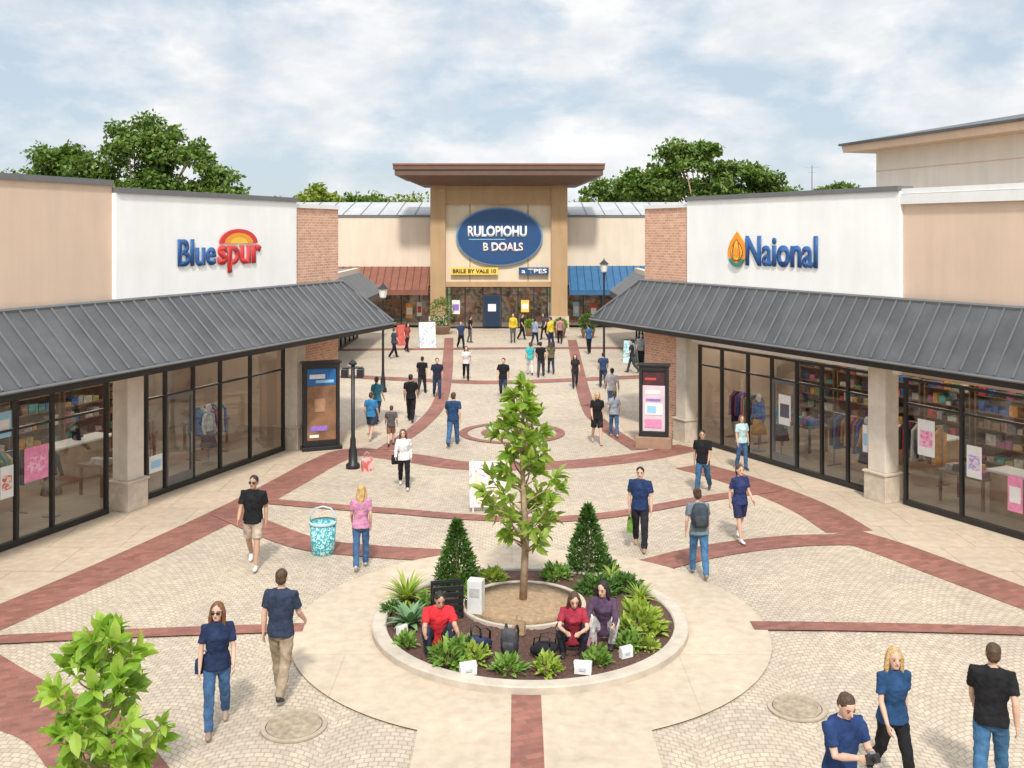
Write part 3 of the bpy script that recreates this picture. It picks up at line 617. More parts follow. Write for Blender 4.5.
# ------------------------------------------------------------------ street furniture
def kiosk(label,px,py,w,h,rz,top,body,extra,basem=BLACK,baseh=.12,bw=.06):
    t=thing('display_kiosk',label,'sign board',G(px,py),rz)
    MB().box(-w/2-bw,w/2+bw,-.2-bw,.2+bw,0,baseh).build('base',basem,t,bevel=.015)
    f=MB(); f.box(-w/2,-w/2+.1,-.15,.15,baseh,h); f.box(w/2-.1,w/2,-.15,.15,baseh,h); f.box(-w/2+.1,w/2-.1,-.15,.15,baseh,baseh+.16); f.box(-w/2+.1,w/2-.1,-.15,.15,h-.14,h); f.box(-w/2+.1,w/2-.1,-.08,.08,baseh+.16,h-.14); f.build('frame',BLACK,t,bevel=.008)
    MB().box(-w/2-.05,w/2+.05,-.19,.19,h,h+.07).build('cap',BLACK,t,bevel=.01)
    z0,z1=baseh+.17,h-.15; zs=z0+(z1-z0)*.76
    s=MB().box(-w/2+.11,w/2-.11,-.1,-.082,z0,zs).build('poster',body,t); MB().box(-w/2+.11,w/2-.11,-.1,-.082,zs+.01,z1).build('header_panel',top,t)
    for j,(a,b,c,d,m) in enumerate(extra): MB().box(-w/2+.11+a*(w-.22),-w/2+.11+b*(w-.22),-.106-.003*j,-.101,z0+c*(z1-z0),z0+d*(z1-z0)).build('printed_patch',m,s)
    return t
PINK=mat('pink_print',(.75,.25,.42),.5,.2,8); PURP=mat('purple_print',(.28,.16,.5),.5,.2,8); REDP=mat('red_print',(.5,.07,.05),.5,.1,5)
SKINP=mat('hand_print',(.36,.20,.12),.5,.3,4)
kiosk('black display kiosk beside the left brick corner, blue header and brown poster',321,449,1.1,2.62,R(22),mat('blue_print',(.02,.14,.38),.5,.2,4),mat('brown_print',(.24,.125,.065),.5,.45,2.5),[(.08,.62,.86,.92,CARD),(.3,.92,.80,.84,LIGHTB),(.1,.7,.13,.2,PURP),(.25,.62,.40,.58,SKINP),(.08,.4,.04,.08,CARD)])
kiosk('black display kiosk on a brown base beside the right shop corner',654,447,.90,2.5,R(-12),mat('dark_header_print',(.07,.02,.025),.5,.4,4),mat('pale_pink_print',(.66,.52,.57),.5,.12,3),[(.1,.6,.85,.89,REDP),(.1,.8,.62,.68,CARD),(.15,.8,.5,.54,PURP),(.1,.9,.27,.46,CARD),(.2,.6,.3,.42,LIGHTB),(.1,.85,.06,.2,PINK)],mat('brown_stone',(.33,.21,.14),.8,.12,4),.34,.1)
def lamp(label,px,py,h):
    t=thing('street_lamp',label,'lamp post',G(px,py)); k=h
    MB().lathe([(.16,0),(.16,.12),(.11,.2),(.1,.55),(.07,.65),(.055,.9),(.045,k*.8),(.05,k-.62),(.09,k-.58),(.09,k-.54),(.03,k-.5)],16).build('post',BLACK,t,True)
    MB().lathe([(.09,k-.5),(.13,k-.46),(.19,k-.14),(.18,k-.12)],6).build('lantern_glass',mat('lantern_white',(.75,.74,.7),.3,.05,4),t)
    MB().lathe([(.23,k-.12),(.2,k-.08),(.08,k+.04),(.03,k+.08),(.02,k+.14)],12).build('lantern_cap',BLACK,t)
lamp('black street lamp with white lantern near the rust red awning',383,392,4.4); lamp('tall black street lamp with white lantern before the blue awning',604,373,5.25)
t=thing('signal_post','black post with twin camera heads beside the left kiosk','post',G(353,468))
MB().lathe([(.2,0),(.2,.1),(.13,.16),(.12,.5),(.085,.6),(.08,.8),(.055,.9),(.055,2.9)],16).build('post',BLACK,t,True)
MB().tube([(-.28,0,2.82),(.28,0,2.82)],.03,8).build('cross_arm',BLACK,t); MB().tube([(-.2,0,2.55),(.2,0,2.55)],.025,8).build('cross_arm',BLACK,t)
for x in (-.22,.22): MB().box(x-.09,x+.09,-.2,.1,2.55,2.8).build('camera_head',BLACK,t,bevel=.02)
MB().lathe([(.1,2.9),(.12,2.95),(.02,3.05)],12).build('cap',BLACK,t)
TEAL=patternmat('teal_pattern',(.02,.30,.36),(.45,.68,.68),16,.5,.54)
PTEAL=mat('pale_teal',(.4,.6,.62),.5,.05,3)
t=thing('round_basket','teal patterned round basket with arched handle standing on the pavers','basket',G(323,553))
MB().lathe([(.22,0),(.235,.02),(.27,.62),(.265,.62),(.2,.05)],40).build('basket_body',TEAL,t,True)
MB().lathe([(.262,.6),(.285,.61),(.285,.66),(.262,.67)],40,cap=False).build('rim',PTEAL,t,True)
MB().tube([(-.27,0,.62),(-.26,0,.78),(-.16,0,.92),(0,0,.96),(.16,0,.92),(.26,0,.78),(.27,0,.62)],.018,8,(0,1,0)).build('handle',PTEAL,t,True)
t=thing('easel_board','white easel board with pink pattern behind the young tree','sign board',G(490,512),R(8))
b=MB().box(-.48,.48,-.02,.02,.12,1.18).build('board',patternmat('pink_floral',(.78,.75,.73),(.75,.28,.4),7,.56,.6,c3=(.78,.6,.45)),t); b.rotation_euler=(R(-8),0,0)
for x in (-.4,.4):
    q=MB(); q.tube([(x,.02,0),(x,.15,1.2)],.018,6); q.tube([(x,.5,0),(x,.15,1.2)],.018,6); q.build('leg_frame',WHITEP,t)
def aframe(label,px,py,w,h,rz,m):
    t=thing('pavement_sign',label,'sign board',G(px,py),rz)
    for s in (-1,1):
        q=MB().add([(-w/2,s*.35,0),(w/2,s*.35,0),(w/2,s*.05,h),(-w/2,s*.05,h),(-w/2,s*.35+.03,0),(w/2,s*.35+.03,0),(w/2,s*.05+.03,h),(-w/2,s*.05+.03,h)],[(0,1,2,3),(7,6,5,4),(0,4,5,1),(2,6,7,3),(1,5,6,2),(0,3,7,4)]).build('panel',m,t)
    MB().box(-w/2,w/2,-.05,.09,h+.002,h+.03).build('hinge',DARK,t)
aframe('white pavement sign leaning by the rust red awning shops',427,347,.95,1.45,R(15),patternmat('notice_print',(.72,.74,.74),(.4,.45,.5),5,.55,.62))
aframe('pale pavement sign beside the right side shop',630,362,.6,1.1,R(-20),patternmat('notice_print_teal',(.5,.68,.68),(.2,.4,.45),5,.5,.6))
aframe('red pavement sign under the rust awning near the left lamp',402,345,.6,1.2,R(20),mat('red_notice',(.5,.08,.06),.5,.3,4))
def potted(label,px,py,w,h,m):
    t=thing('potted_plant',label,'plant',G(px,py)); MB().lathe([(w*.3,0),(w*.42,.5),(w*.45,.55),(w*.38,.55),(w*.36,.48)],20).build('pot',mat('clay_pot',(.3,.2,.14),.8,.1,4),t,True)
    n=900; d=rdir(n); P=d*(.5+.5*rng.random(n))[:,None]*np.array([w*.5,w*.5,(h-.5)*.5])+np.array([0,0,.5+(h-.5)*.5]); L=.16*(.7+.6*rng.random(n)); leaves('foliage',P,d+rdir(n)*.5,L,L*.5,m,t,False)
potted('leafy green shrub in a clay pot left of the entrance',441,334,1.6,2.4,LF_OAK); potted('yellow flowering potted shrub right of the entrance door',560,338,.9,1.2,LF_SPK); potted('small yellow green potted plant left of the entrance door',530,336,.8,1.0,LF_SPK); potted('dark green potted bush under the blue awning',588,338,1.1,1.5,LF_OAK)
for i,(px,py,r,lab) in enumerate(((294,727,.44,'round iron manhole cover in the pavers at lower left'),(797,709,.40,'round iron manhole cover in the pavers at lower right'))):
    p=G(px,py); p.z=zr+.001
    t=thing('manhole_cover',lab,'manhole cover',p); MB().lathe([(r,-.02),(r,.004),(r-.01,.007),(r-.06,.007),(r-.065,-.005)],56,cap=False).build('rim',mat('worn_tan_metal',(.40,.325,.245),.8,.2,6),t)
    q=MB(); q.lathe([(r-.075,-.01),(r-.075,.005)],48)
    for rr in (.3,.2,.1): q.lathe([(rr,.004),(rr-.004,.009),(rr-.022,.009),(rr-.026,.004)],40,cap=False)
    for k in range(6):
        a=k*math.pi/3; c,s=math.cos(a),math.sin(a); q.tube([(c*.11,s*.11,.004),(c*(r-.1),s*(r-.1),.004)],.006,4)
    q.build('lid',mat('manhole_iron',(.34,.27,.195),.8,.35,9,.3,30),t)
paperbag('small pink bag on the pavers in front of the left kiosk',G(367,471),.3,.38,patternmat('bag_pink',(.5,.12,.1),(.7,.4,.4),6),.3)
# ------------------------------------------------------------------ shop displays
PAL=[(.55,.08,.1),(.05,.15,.4),(.6,.58,.52),(.6,.3,.08),(.08,.3,.3),(.4,.12,.25),(.05,.05,.06),(.5,.4,.2),(.2,.3,.15),(.10,.09,.08),(.3,.2,.13),(.45,.42,.4),(.06,.06,.08),(.12,.1,.09)]
def rack(fr,x,y,label,L=1.3):
    t=thing('clothes_rack',label,'clothes rack',fr.W(x,y,.036),fr.a,'racks inside the shops')
    q=MB()
    for s in (-1,1): q.tube([(s*L/2,0,0),(s*L/2,0,1.5)],.018,6); q.box(s*L/2-.02,s*L/2+.02,-.25,.25,0,.03)
    q.tube([(-L/2,0,1.5),(L/2,0,1.5)],.018,6); q.build('rail',GREY,t)
    for i in range(9):
        x_=-L/2+.1+i*(L-.2)/8; h=.7+.25*random.random(); q=MB(); q.loft([[(x_-.03,-.26,1.45-h),(x_+.03,-.26,1.45-h),(x_+.03,.26,1.45-h),(x_-.03,.26,1.45-h)],[(x_-.04,-.22,1.32),(x_+.04,-.22,1.32),(x_+.04,.22,1.32),(x_-.04,.22,1.32)],[(x_-.02,-.04,1.47),(x_+.02,-.04,1.47),(x_+.02,.04,1.47),(x_-.02,.04,1.47)]]).build('garment',cloth(random.choice(PAL)),t)
def shelf(fr,x,y,label,L=1.6,H=2.3):
    t=thing('display_shelf',label,'shelf',fr.W(x,y,.036),fr.a,'shelves inside the shops')
    q=MB(); q.box(-L/2,L/2,.2,.23,0,H); q.box(-L/2,-L/2+.04,-.2,.201,0,H); q.box(L/2-.04,L/2,-.2,.201,0,H); q.build('frame',WOOD,t)
    for k in range(5):
        z=.15+k*(H-.3)/4.4; MB().box(-L/2+.041,L/2-.041,-.2,.199,z,z+.03).build('shelf_board',WOOD,t)
        x_=-L/2+.1
        while x_<L/2-.25:
            w=.12+.2*random.random(); h=.08+.22*random.random(); MB().box(x_,x_+w,-.16,.14,z+.031,z+.03+h).build('goods',cloth(random.choice(PAL)),t); x_+=w+.04
def table(fr,x,y,label,L=1.3):
    t=thing('display_table',label,'table',fr.W(x,y,.036),fr.a,'tables inside the shops')
    MB().box(-L/2,L/2,-.4,.4,.72,.78).build('tabletop',WOOD,t)
    for sx in (-1,1):
        for sy in (-1,1): MB().box(sx*L/2-.03-sx*.05,sx*L/2+.03-sx*.05,sy*.33-.03,sy*.33+.03,0,.719).build('leg',WOOD,t)
    for i in range(5):
        x_=-L/2+.12+i*(L-.3)/4.5; MB().box(x_,x_+.2,-.25,.1,.781,.84+.2*random.random()).build('folded_stack',cloth(random.choice(PAL)),t)
def counter(fr,x,y,label,L=2.0):
    t=thing('shop_counter',label,'counter',fr.W(x,y,.036),fr.a)
    MB().box(-L/2,L/2,-.3,.3,0,.95).build('counter_body',mat('pale_wood',(.42,.27,.15),.5,.2,3),t); MB().box(-L/2-.05,L/2+.05,-.36,.36,.951,1.0).build('counter_top',WHITEP,t)
    MB().box(-.2,.15,-.05,.0,1.05,1.32).build('till_screen',BLACK,t); MB().box(-.06,.02,-.1,.08,1.001,1.05).build('till_stand',BLACK,t)
def mannequin(fr,x,y,label,c1,c2,rz=0.):
    t=thing('mannequin',label,'mannequin',fr.W(x,y,.036),fr.a+rz,'mannequins inside the shops')
    MB().lathe([(.2,0),(.2,.03),(.02,.05),(.02,.6)],16).build('stand',GREY,t)
    MB().lathe([(.24,.5),(.17,.85),(.16,.95)],16).build('skirt',cloth(c2),t,True)
    q=MB(); q.loft([[(a*math.cos(2*math.pi*i/14),b*math.sin(2*math.pi*i/14),z) for i in range(14)] for (a,b,z) in ((.165,.12,.9),(.13,.1,1.06),(.17,.12,1.25),(.2,.11,1.38),(.12,.08,1.44),(.05,.05,1.47))])
    for s in (-1,1): q.tube([(s*.17,0,1.38),(s*.24,0,1.1),(s*.25,-.08,.88)],[.055,.045,.035],8)
    q.build('top',cloth(c1),t,True); q=MB(); q.tube([(0,0,1.44),(0,0,1.52)],.045,8); q.ell((0,-.01,1.6),(.075,.09,.115)); q.build('head',CARD,t,True)
nth=['first','second','third','fourth','fifth','sixth','seventh','eighth','ninth','tenth','eleventh','twelfth']
LSP=[(-2.2,1.2,'t'),(-.3,2.6,'s'),(1.6,1.9,'r'),(4.6,1.4,'t'),(6.4,2.2,'r'),(7.4,3.2,'t'),(8.8,1.6,'r'),(10.,2.6,'t')]+[(-1.2+1.75*i,5.2,'s') for i in range(7)]
RSP=[(3.4,1.5,'r'),(5.2,2.2,'t'),(7.9,1.4,'r'),(9.6,2.2,'r'),(11.8,1.3,'t'),(13.4,2.8,'r'),(15.4,2.0,'t'),(17.2,1.8,'s')]+[(2.8+1.75*i,5.2,'s') for i in range(9)]
for fr,nm,spots in ((LF,'left',LSP),(RF,'right',RSP)):
    cnt={}
    for (x,y,k) in spots:
        cnt[k]=cnt.get(k,-1)+1; w=nth[cnt[k]]
        {'r':rack,'s':shelf,'t':table}[k](fr,x,y,f'{w} '+{'r':'rack of hanging clothes','s':'wooden shelf of goods','t':'wooden display table'}[k]+f' in order inside the {nm} shop')
counter(RF,8.6,3.4,'pale wooden till counter behind the far right shop windows'); counter(RF,13.4,1.5,'pale wooden till counter behind the near right shop window'); counter(LF,5.4,3.2,'pale wooden till counter inside the left shop')
mannequin(RF,rx(738),.8,'dressed mannequin in blue top at the right shop window near the brick corner',(.05,.2,.5),(.6,.3,.05)); mannequin(RF,rx(760),.8,'dressed mannequin in teal top left of the right shop door',(.1,.4,.45),(.05,.05,.08)); mannequin(RF,rx(845),.8,'dressed mannequin in orange top right of the right shop door',(.65,.25,.06),(.03,.04,.1))
mannequin(LF,lx(235),.9,'dressed mannequin in white top behind the left shop glass',(.65,.65,.62),(.1,.1,.12)); mannequin(LF,lx(85),1.,'dressed mannequin in dark top behind the near left glass',(.04,.04,.06),(.3,.25,.2))
def poster(fr,pxa,pxb,pya,pyb,label,m,m2,y=-.012):
    a,b=fr.lx(pxa),fr.lx(pxb); pm=(pxa+pxb)/2; z0,z1=fr.lz(pm,pyb),fr.lz(pm,pya)
    t=thing('window_poster',label,'poster',fr.W((a+b)/2,y,z0),fr.a); w=abs(b-a)/2; h=z1-z0
    MB().box(-w,w,0,.006,0,h).build('sheet',m,t); MB().box(-w*.75,w*.75,-.003,-.0005,h*.25,h*.7).build('picture_panel',m2,t)
PK2=patternmat('poster_pink',(.75,.2,.4),(.8,.5,.6),12)
poster(LF,24,48,446,480,'pink poster on the near left shop window',PINK,PK2); poster(LF,-5,11,412,438,'pale blue poster at the left edge of the near window',LIGHTB,CARD)
poster(LF,0,13,466,498,'white poster low on the leftmost window pane',CARD,patternmat('poster_red',(.6,.1,.1),(.7,.6,.5),10)); poster(LF,149,162,455,472,'small white notice low on the glass left of the shop door',CARD,LIGHTB)
poster(RF,918,935,420,456,'white and pink poster on the right shop window',CARD,PK2); poster(RF,967,982,446,478,'pale poster lower on the right shop window',CARD,patternmat('poster_purple',(.4,.3,.6),(.7,.6,.7),10)); poster(RF,1008,1023,476,512,'red pink poster at the right edge of the window',PINK,CARD)
poster(RF,863,868,425,452,'small white notice at the right end of the far window',CARD,LIGHTB); poster(RF,779,791,395,425,'white notice on the right shop door',CARD,mat('dark_print',(.1,.1,.12),.5,.2,8))
WF=Fr(0,70.1,0.); TWF=Fr(0,69.2,0.)
poster(WF,406,413,303,318,'orange poster in the shop under the rust awning',mat('orange_notice',(.7,.32,.08),.5,.3,4),CARD,-.07); poster(WF,417,422,302,316,'white poster in the shop under the rust awning',CARD,REDP,-.07)
poster(WF,573,579,302,316,'pale blue poster in the shop under the blue awning',LIGHTB,CARD,-.07); poster(WF,590,597,303,319,'red poster in the shop under the blue awning',REDP,CARD,-.07)
poster(TWF,452,460,300,314,'white poster left of the entrance door',CARD,PURP,-.07); poster(TWF,521,529,300,312,'yellow poster right of the entrance door',mat('yellow_board',(.8,.56,.10),.5,.05,2),CARD,-.07)
# ------------------------------------------------------------------ people
SK=[mat('skin_light',(.60,.37,.27),.55,.06,8),mat('skin_tan',(.46,.27,.18),.55,.06,8)]
HM={'black':(.015,.012,.01),'brown':(.07,.035,.018),'auburn':(.17,.065,.028),'blond':(.5,.33,.14)}
def hairm(c): return mat('hair',HM[c],.5,.45,34,.7,55)
LIP=mat('lips',(.40,.14,.12),.5,.05,5); EYE=mat('eye_dark',(.03,.02,.018),.3,.05,5)
PUFF=bpy.data.textures.new('cloth_folds','CLOUDS'); PUFF.noise_scale=.09
TOR={'m':[(.78,.10,.085,0),(.86,.150,.108,.005),(.94,.156,.110,.005),(1.05,.142,.098,0),(1.18,.158,.106,0),(1.30,.176,.114,0),(1.37,.165,.098,.005),(1.42,.11,.078,.01),(1.455,.06,.06,.012)],
     'f':[(.78,.10,.085,0),(.86,.156,.112,.008),(.94,.156,.110,.008),(1.06,.118,.086,0),(1.17,.134,.098,-.002),(1.27,.150,.122,-.014),(1.36,.146,.088,0),(1.42,.092,.068,.01),(1.455,.05,.052,.012)]}
JEANS=(.055,.12,.24); NAVY=(.018,.03,.075); BLK=(.014,.014,.016); KHAKI=(.32,.25,.175)
HANDS={}
prnd=random.Random(21)
def person(label,px,fy,h=1.72,rz=0,sex='m',top=BLK,bot=JEANS,sl='short',legs='pants',hair='black',style='short',cap=None,skin=0,shoe=(.03,.03,.03),stride=20,side=1,arms=None,lean=2,yaw=0,nod=0,sit=False,sung=False,vox=None,group=None,z=0.,key=None,hem=.84):
    base_=G(px,fy,z); D=base_.y
    if z==0.: base_.z=.010 if D>22 else zr*.7
    if vox is None: vox=.0075 if D<24 else (.0105 if D<36 else .015)
    if not sit and stride>8: stride*=1.4
    if yaw==0: yaw=prnd.uniform(-18,18)
    roll=prnd.uniform(-2.5,2.5); twist=0 if sit else -side*stride*.35
    root=thing('person',label,'person',base_,R(rz),group,h/1.7); 
    B=MB();T=MB();P=MB();S={}; k=1.0 if sex=='m' else .9
    n=14
    Mu=Matrix.Translation((0,0,.9))@Matrix.Rotation(R(lean),4,'X')@Matrix.Rotation(R(roll),4,'Y')@Matrix.Rotation(R(twist),4,'Z')@Matrix.Translation((0,0,-.9))
    def ring(r,g=0.,M_=Mu):
        zz,rx_,ry_,yo=r; return [M_@Vector(((rx_+g)*math.copysign(abs(math.cos(a))**.85,math.cos(a)),yo+(ry_+g)*math.copysign(abs(math.sin(a))**.85,math.sin(a)),zz)) for a in [2*math.pi*i/n for i in range(n)]]
    tor=TOR[sex]
    B.loft([ring((r[0],r[1]*.92,r[2]*.92,r[3])) for r in tor])
    dr=lambda a,sx=0.:Vector((sx,-math.sin(a),-math.cos(a))).normalized()
    for s in (-1,1):
        if sit: a,bd,spl=(R(136),R(146),.32)
        else:
            fr_=(s==side); a=R(stride if fr_ else -stride*.75); bd=R(5 if fr_ else 6+stride*.9); spl=.02
        hp=Vector((s*.085,0,.88)); kn=hp+dr(a,s*spl)*.41; an=kn+dr(a-bd,-s*spl*.5)*.40
        lh=[hp+Vector((0,0,.05)),hp,hp.lerp(kn,.45),kn,kn.lerp(an,.3),kn.lerp(an,.7),an]
        B.tube(lh,[.07*k,.082*k,.072*k,.054*k,.055*k,.043*k,.036*k],10)
        if legs=='pants':
            P.tube([hp+Vector((0,0,.04)),hp,hp.lerp(kn,.45),kn,kn.lerp(an,.35),kn.lerp(an,.7),an+(an-kn)*.04],[.083,.096,.086*k+.005,.066*k+.006,.065*k+.007,.056*k+.008,.054*k+.008],12)
        elif legs=='shorts':
            P.tube([hp+Vector((0,0,.04)),hp,hp.lerp(kn,.45),hp.lerp(kn,.82)],[.085,.1,.096,.092],12)
        pitch=0. if (sit or s==side) else R(14+stride*.5)
        if not sit and s==side: pitch=R(-6 if stride>8 else 0)
        Rf=Matrix.Translation(an)@Matrix.Rotation(pitch,4,'X')
        sh=MB(); path=[(0,.062,-.045),(0,.045,-.035),(0,-.02,-.03),(0,-.09,-.045),(0,-.14,-.052),(0,-.175,-.056)]
        sh.tube([Rf@Vector(p) for p in path],[(.02,.022),(.034,.042),(.036,.046),(.042,.032),(.038,.025),(.016,.014)],10,(1,0,0))
        sh.tube([Rf@Vector((0,.01,-.05)),Rf@Vector((0,.012,.02))],[.042,.042],10); S[s]=sh
        B.tube([an,Rf@Vector((0,-.02,-.035)),Rf@Vector((0,-.12,-.05))],[.034,.03,.02],8)
    if legs in('pants','shorts'): P.loft([ring((r[0],r[1],r[2],r[3]),.010,Matrix.Identity(4)) for r in tor[:4]])
    tr=[(hem,tor[1][1]+.012,tor[1][2]+.012,tor[1][3])]+[r for r in tor if r[0]>hem+.03 and r[0]<1.44]
    T.loft([ring(r,.020 if r[0]<1.2 else .014) for r in tr]+[ring((1.452,.068,.062,.012),0)])
    if arms is None:
        a0=stride*.8; arms={-1:((-a0 if side==-1 else a0*.9),prnd.uniform(10,40),prnd.uniform(6,13)),1:((-a0 if side==1 else a0*.9),prnd.uniform(10,40),prnd.uniform(6,13))}
    wk=1.0 if sex=='m' else .84; shx=.180 if sex=='m' else .158; wr={}
    for s in (-1,1):
        sw,el,ab=arms[s]; sw,el,ab=R(sw),R(el),R(ab)
        sh=Mu@Vector((s*shx,.005,1.385)); inn=Mu@Vector((s*.09,.008,1.395))
        u=Vector((s*math.sin(ab),-math.sin(sw)*math.cos(ab),-math.cos(sw)*math.cos(ab))).normalized(); elb=sh+u*.285
        ab2=ab*.25 if el<R(50) else -R(25); v=Vector((s*math.sin(ab2),-math.sin(sw+el)*math.cos(ab2),-math.cos(sw+el)*math.cos(ab2))).normalized(); w=elb+v*.245
        B.tube([inn,sh,sh.lerp(elb,.5),elb,elb.lerp(w,.35),w],[.044*wk,.050*wk,.045*wk,.039*wk,.040*wk,.026*wk],10)
        if sl=='short': T.tube([inn,sh,sh.lerp(elb,.4),sh.lerp(elb,.70)],[.054*wk,.065*wk,.063*wk,.062*wk],12)
        elif sl=='long': T.tube([inn,sh,sh.lerp(elb,.5),elb,elb.lerp(w,.5),w],[.054*wk,.065*wk,.059*wk,.054*wk,.050*wk,.042*wk],12)
        nin=Vector((-s,0,0)); nin=(nin-v*nin.dot(v)).normalized(); fw=v.cross(nin); 
        if fw.y>0: fw=-fw
        B.tube([w-v*.01,w+v*.03,w+v*.075,w+v*.092],[(.022,.02),(.034,.015),(.038,.014),(.034,.011)],10,fw)
        for i,L in enumerate((.066,.076,.07,.054)):
            r0=w+v*.082+fw*(.028-.0185*i); p1=r0+(v*.95+nin*.22)*L*.5; p2=p1+(v*.8+nin*.6)*L*.5
            B.tube([r0-v*.02,r0,p1,p2],[.0085,.0088,.0082,.0062],6)
        r0=w+v*.028+fw*.026; p1=r0+(v*.6+fw*.6+nin*.25)*.036; p2=p1+(v*.85+fw*.25+nin*.3)*.03
        B.tube([r0-fw*.015,r0,p1,p2],[.011,.012,.0105,.0075],6)
        wr[s]=w+v*.1+nin*.02
    Hm=Mu@Matrix.Translation((0,.01,1.47))@Matrix.Rotation(R(yaw-twist),4,'Z')@Matrix.Rotation(R(nod),4,'X')@Matrix.Translation((0,-.01,-1.47))
    hd=MB(); hr=[(1.478,.026,.028,-.052),(1.492,.043,.048,-.04),(1.52,.056,.072,-.02),(1.55,.066,.088,-.006),(1.585,.072,.095,.002),(1.62,.074,.097,.004),(1.655,.067,.087,.006),(1.685,.045,.06,.008),(1.70,.012,.016,.008)]
    hd.loft([[(rx_*math.cos(a),yo+ry_*math.sin(a),zz) for a in [2*math.pi*i/n for i in range(n)]] for zz,rx_,ry_,yo in hr])
    hd.tube([(0,-.085,1.602),(0,-.098,1.585),(0,-.112,1.562),(0,-.09,1.553)],[.007,.010,.015,.01],6)
    for s in (-1,1): hd.ell((s*.074,.008,1.585),(.011,.019,.031),8,5)
    hd.xf(Hm); B.add(hd.v,hd.f)
    B.tube([Mu@Vector((0,.012,1.40)),Mu@Vector((0,.008,1.46)),Hm@Vector((0,.005,1.53))],[.056*k,.05*k,.05*k],10)
    lo=min([v[2] for s in S.values() for v in s.v])
    if sit: lo=min(lo,min(v[2] for v in P.v)+.03)
    dz=Matrix.Translation((0,0,-lo)); 
    for q in [B,T,P]+list(S.values()): q.xf(dz)
    Hm=dz@Hm
    def fin(q,name,m,v,disp=0.,par=root):
        o=q.build(name,m,par,True); r=o.modifiers.new('skin','REMESH'); r.mode='VOXEL'; r.voxel_size=v; r.use_smooth_shade=True
        sm=o.modifiers.new('smooth','SMOOTH'); sm.factor=.5; sm.iterations=2 if name!='body' else 1
        if disp:
            d=o.modifiers.new('folds','DISPLACE'); d.texture=PUFF; d.strength=disp; d.mid_level=.40 if name!='hair' else .46; d.texture_coords='LOCAL'
        return o
    body=fin(B,'body',SK[skin],vox)
    fin(T,'shirt',cloth(top),max(vox*1.4,.011),.034); fin(P,'shorts' if legs=='shorts' else 'trousers',cloth(bot),max(vox*1.4,.011),.028)
    for s in S: fin(S[s],'shoe',mat('shoe',shoe,.5,.1,8),max(vox,.01))
    Hq=MB()
    Hq.ell((0,.018,1.628),(.083,.095,.088),14,9); Hq.ell((0,.045,1.58),(.077,.066,.075),12,7)
    if style=='long':
        Hq.tube([(0,.05,1.62),(0,.07,1.52),(0,.085,1.42),(0,.09,1.33)],[(.085,.05),(.095,.045),(.095,.035),(.05,.02)],12,(1,0,0))
        for s in (-1,1): Hq.tube([(s*.06,.0,1.66),(s*.083,-.01,1.58),(s*.09,-.01,1.48),(s*.09,.0,1.38),(s*.08,.02,1.33)],[.022,.026,.03,.026,.01],8)
    if style=='pony': Hq.tube([(0,.1,1.64),(0,.14,1.6),(0,.145,1.5),(0,.13,1.4)],[.022,.032,.028,.01],8)
    if style=='bun': Hq.ell((0,.09,1.69),(.04,.04,.04),10,6)
    Hq.xf(Hm); fin(Hq,'hair',hairm(hair),max(vox,.009),.016)
    if cap:
        Cq=MB(); Cq.ell((0,.022,1.672),(.089,.102,.058),14,8); Cq.tube([(0,-.06,1.675),(0,-.12,1.67),(0,-.155,1.66)],[(.07,.01),(.07,.008),(.045,.006)],10,(1,0,0)); Cq.xf(Hm); fin(Cq,'cap',cloth(cap),.009)
    if D<36 and abs((rz+180)%360-180)<130:
        for s in (-1,1):
            MB().ell((0,0,0),(.014,.008,.007),8,5).xf(Hm@Matrix.Translation((s*.032,-.084,1.592))).build('eye',EYE,body,True)
            MB().tube([(s*.016,-.09,1.614),(s*.034,-.088,1.62),(s*.052,-.074,1.614)],[.004,.005,.003],6).xf(Hm).build('eyebrow',hairm(hair),body,True)
        MB().ell((0,0,0),(.024,.01,.008),10,6).xf(Hm@Matrix.Translation((0,-.088,1.53))).build('mouth',LIP,body,True)
    if sung:
        q=MB()
        for s in (-1,1): q.ell((s*.034,-.096,1.592),(.03,.008,.021),10,6); q.tube([(s*.06,-.085,1.6),(s*.077,0,1.6)],.005,5)
        q.tube([(-.02,-.1,1.6),(.02,-.1,1.6)],.004,5); q.xf(Hm).build('sunglasses',BLACK,root,True)
    rw=Matrix.Translation(base_)@Matrix.Rotation(R(rz),4,'Z')@Matrix.Scale(h/1.7,4)
    HANDS[key or label]={s:rw@(dz@wr[s]) for s in wr}; HANDS[(key or label)+'_m']=rw@dz
    return root
def hd(k,s): return HANDS[k][s]
person('woman in navy top, jeans and sunglasses walking at the lower left',217,730,1.70,12,'f',NAVY,JEANS,hair='auburn',style='long',sung=True,stride=12,side=-1,shoe=(.3,.2,.14),key='a',arms={-1:(4,12,10),1:(10,40,10)})
person('man in navy polo and khaki trousers walking away at the lower left',281,697,1.80,172,'m',(.03,.042,.075),KHAKI,hair='brown',stride=11,side=1,shoe=(.02,.02,.02),key='b',arms={-1:(18,30,8),1:(-12,12,9)})
person('man in black shirt and beige shorts walking beside the left pavement',253,567,1.82,5,'m',BLK,(.40,.33,.26),legs='shorts',hair='black',style='short',sung=True,shoe=(.6,.6,.58),stride=14,side=1,skin=1)
person('blonde woman in pink top and jeans seen from behind near the basket',361,569,1.62,186,'f',(.52,.23,.36),JEANS,hair='blond',style='long',stride=9,side=-1,shoe=(.4,.4,.4),key='pk')
person('woman in white shirt and black trousers with a shoulder bag',404,488,1.55,8,'f',(.70,.70,.70),BLK,'long',hair='brown',style='long',stride=16,side=1,key='ws',shoe=(.5,.5,.5))
person('man in navy tee and blue jeans walking away up the plaza',453,446,1.70,175,'m',(.02,.055,.13),JEANS,hair='brown',stride=18,side=-1)
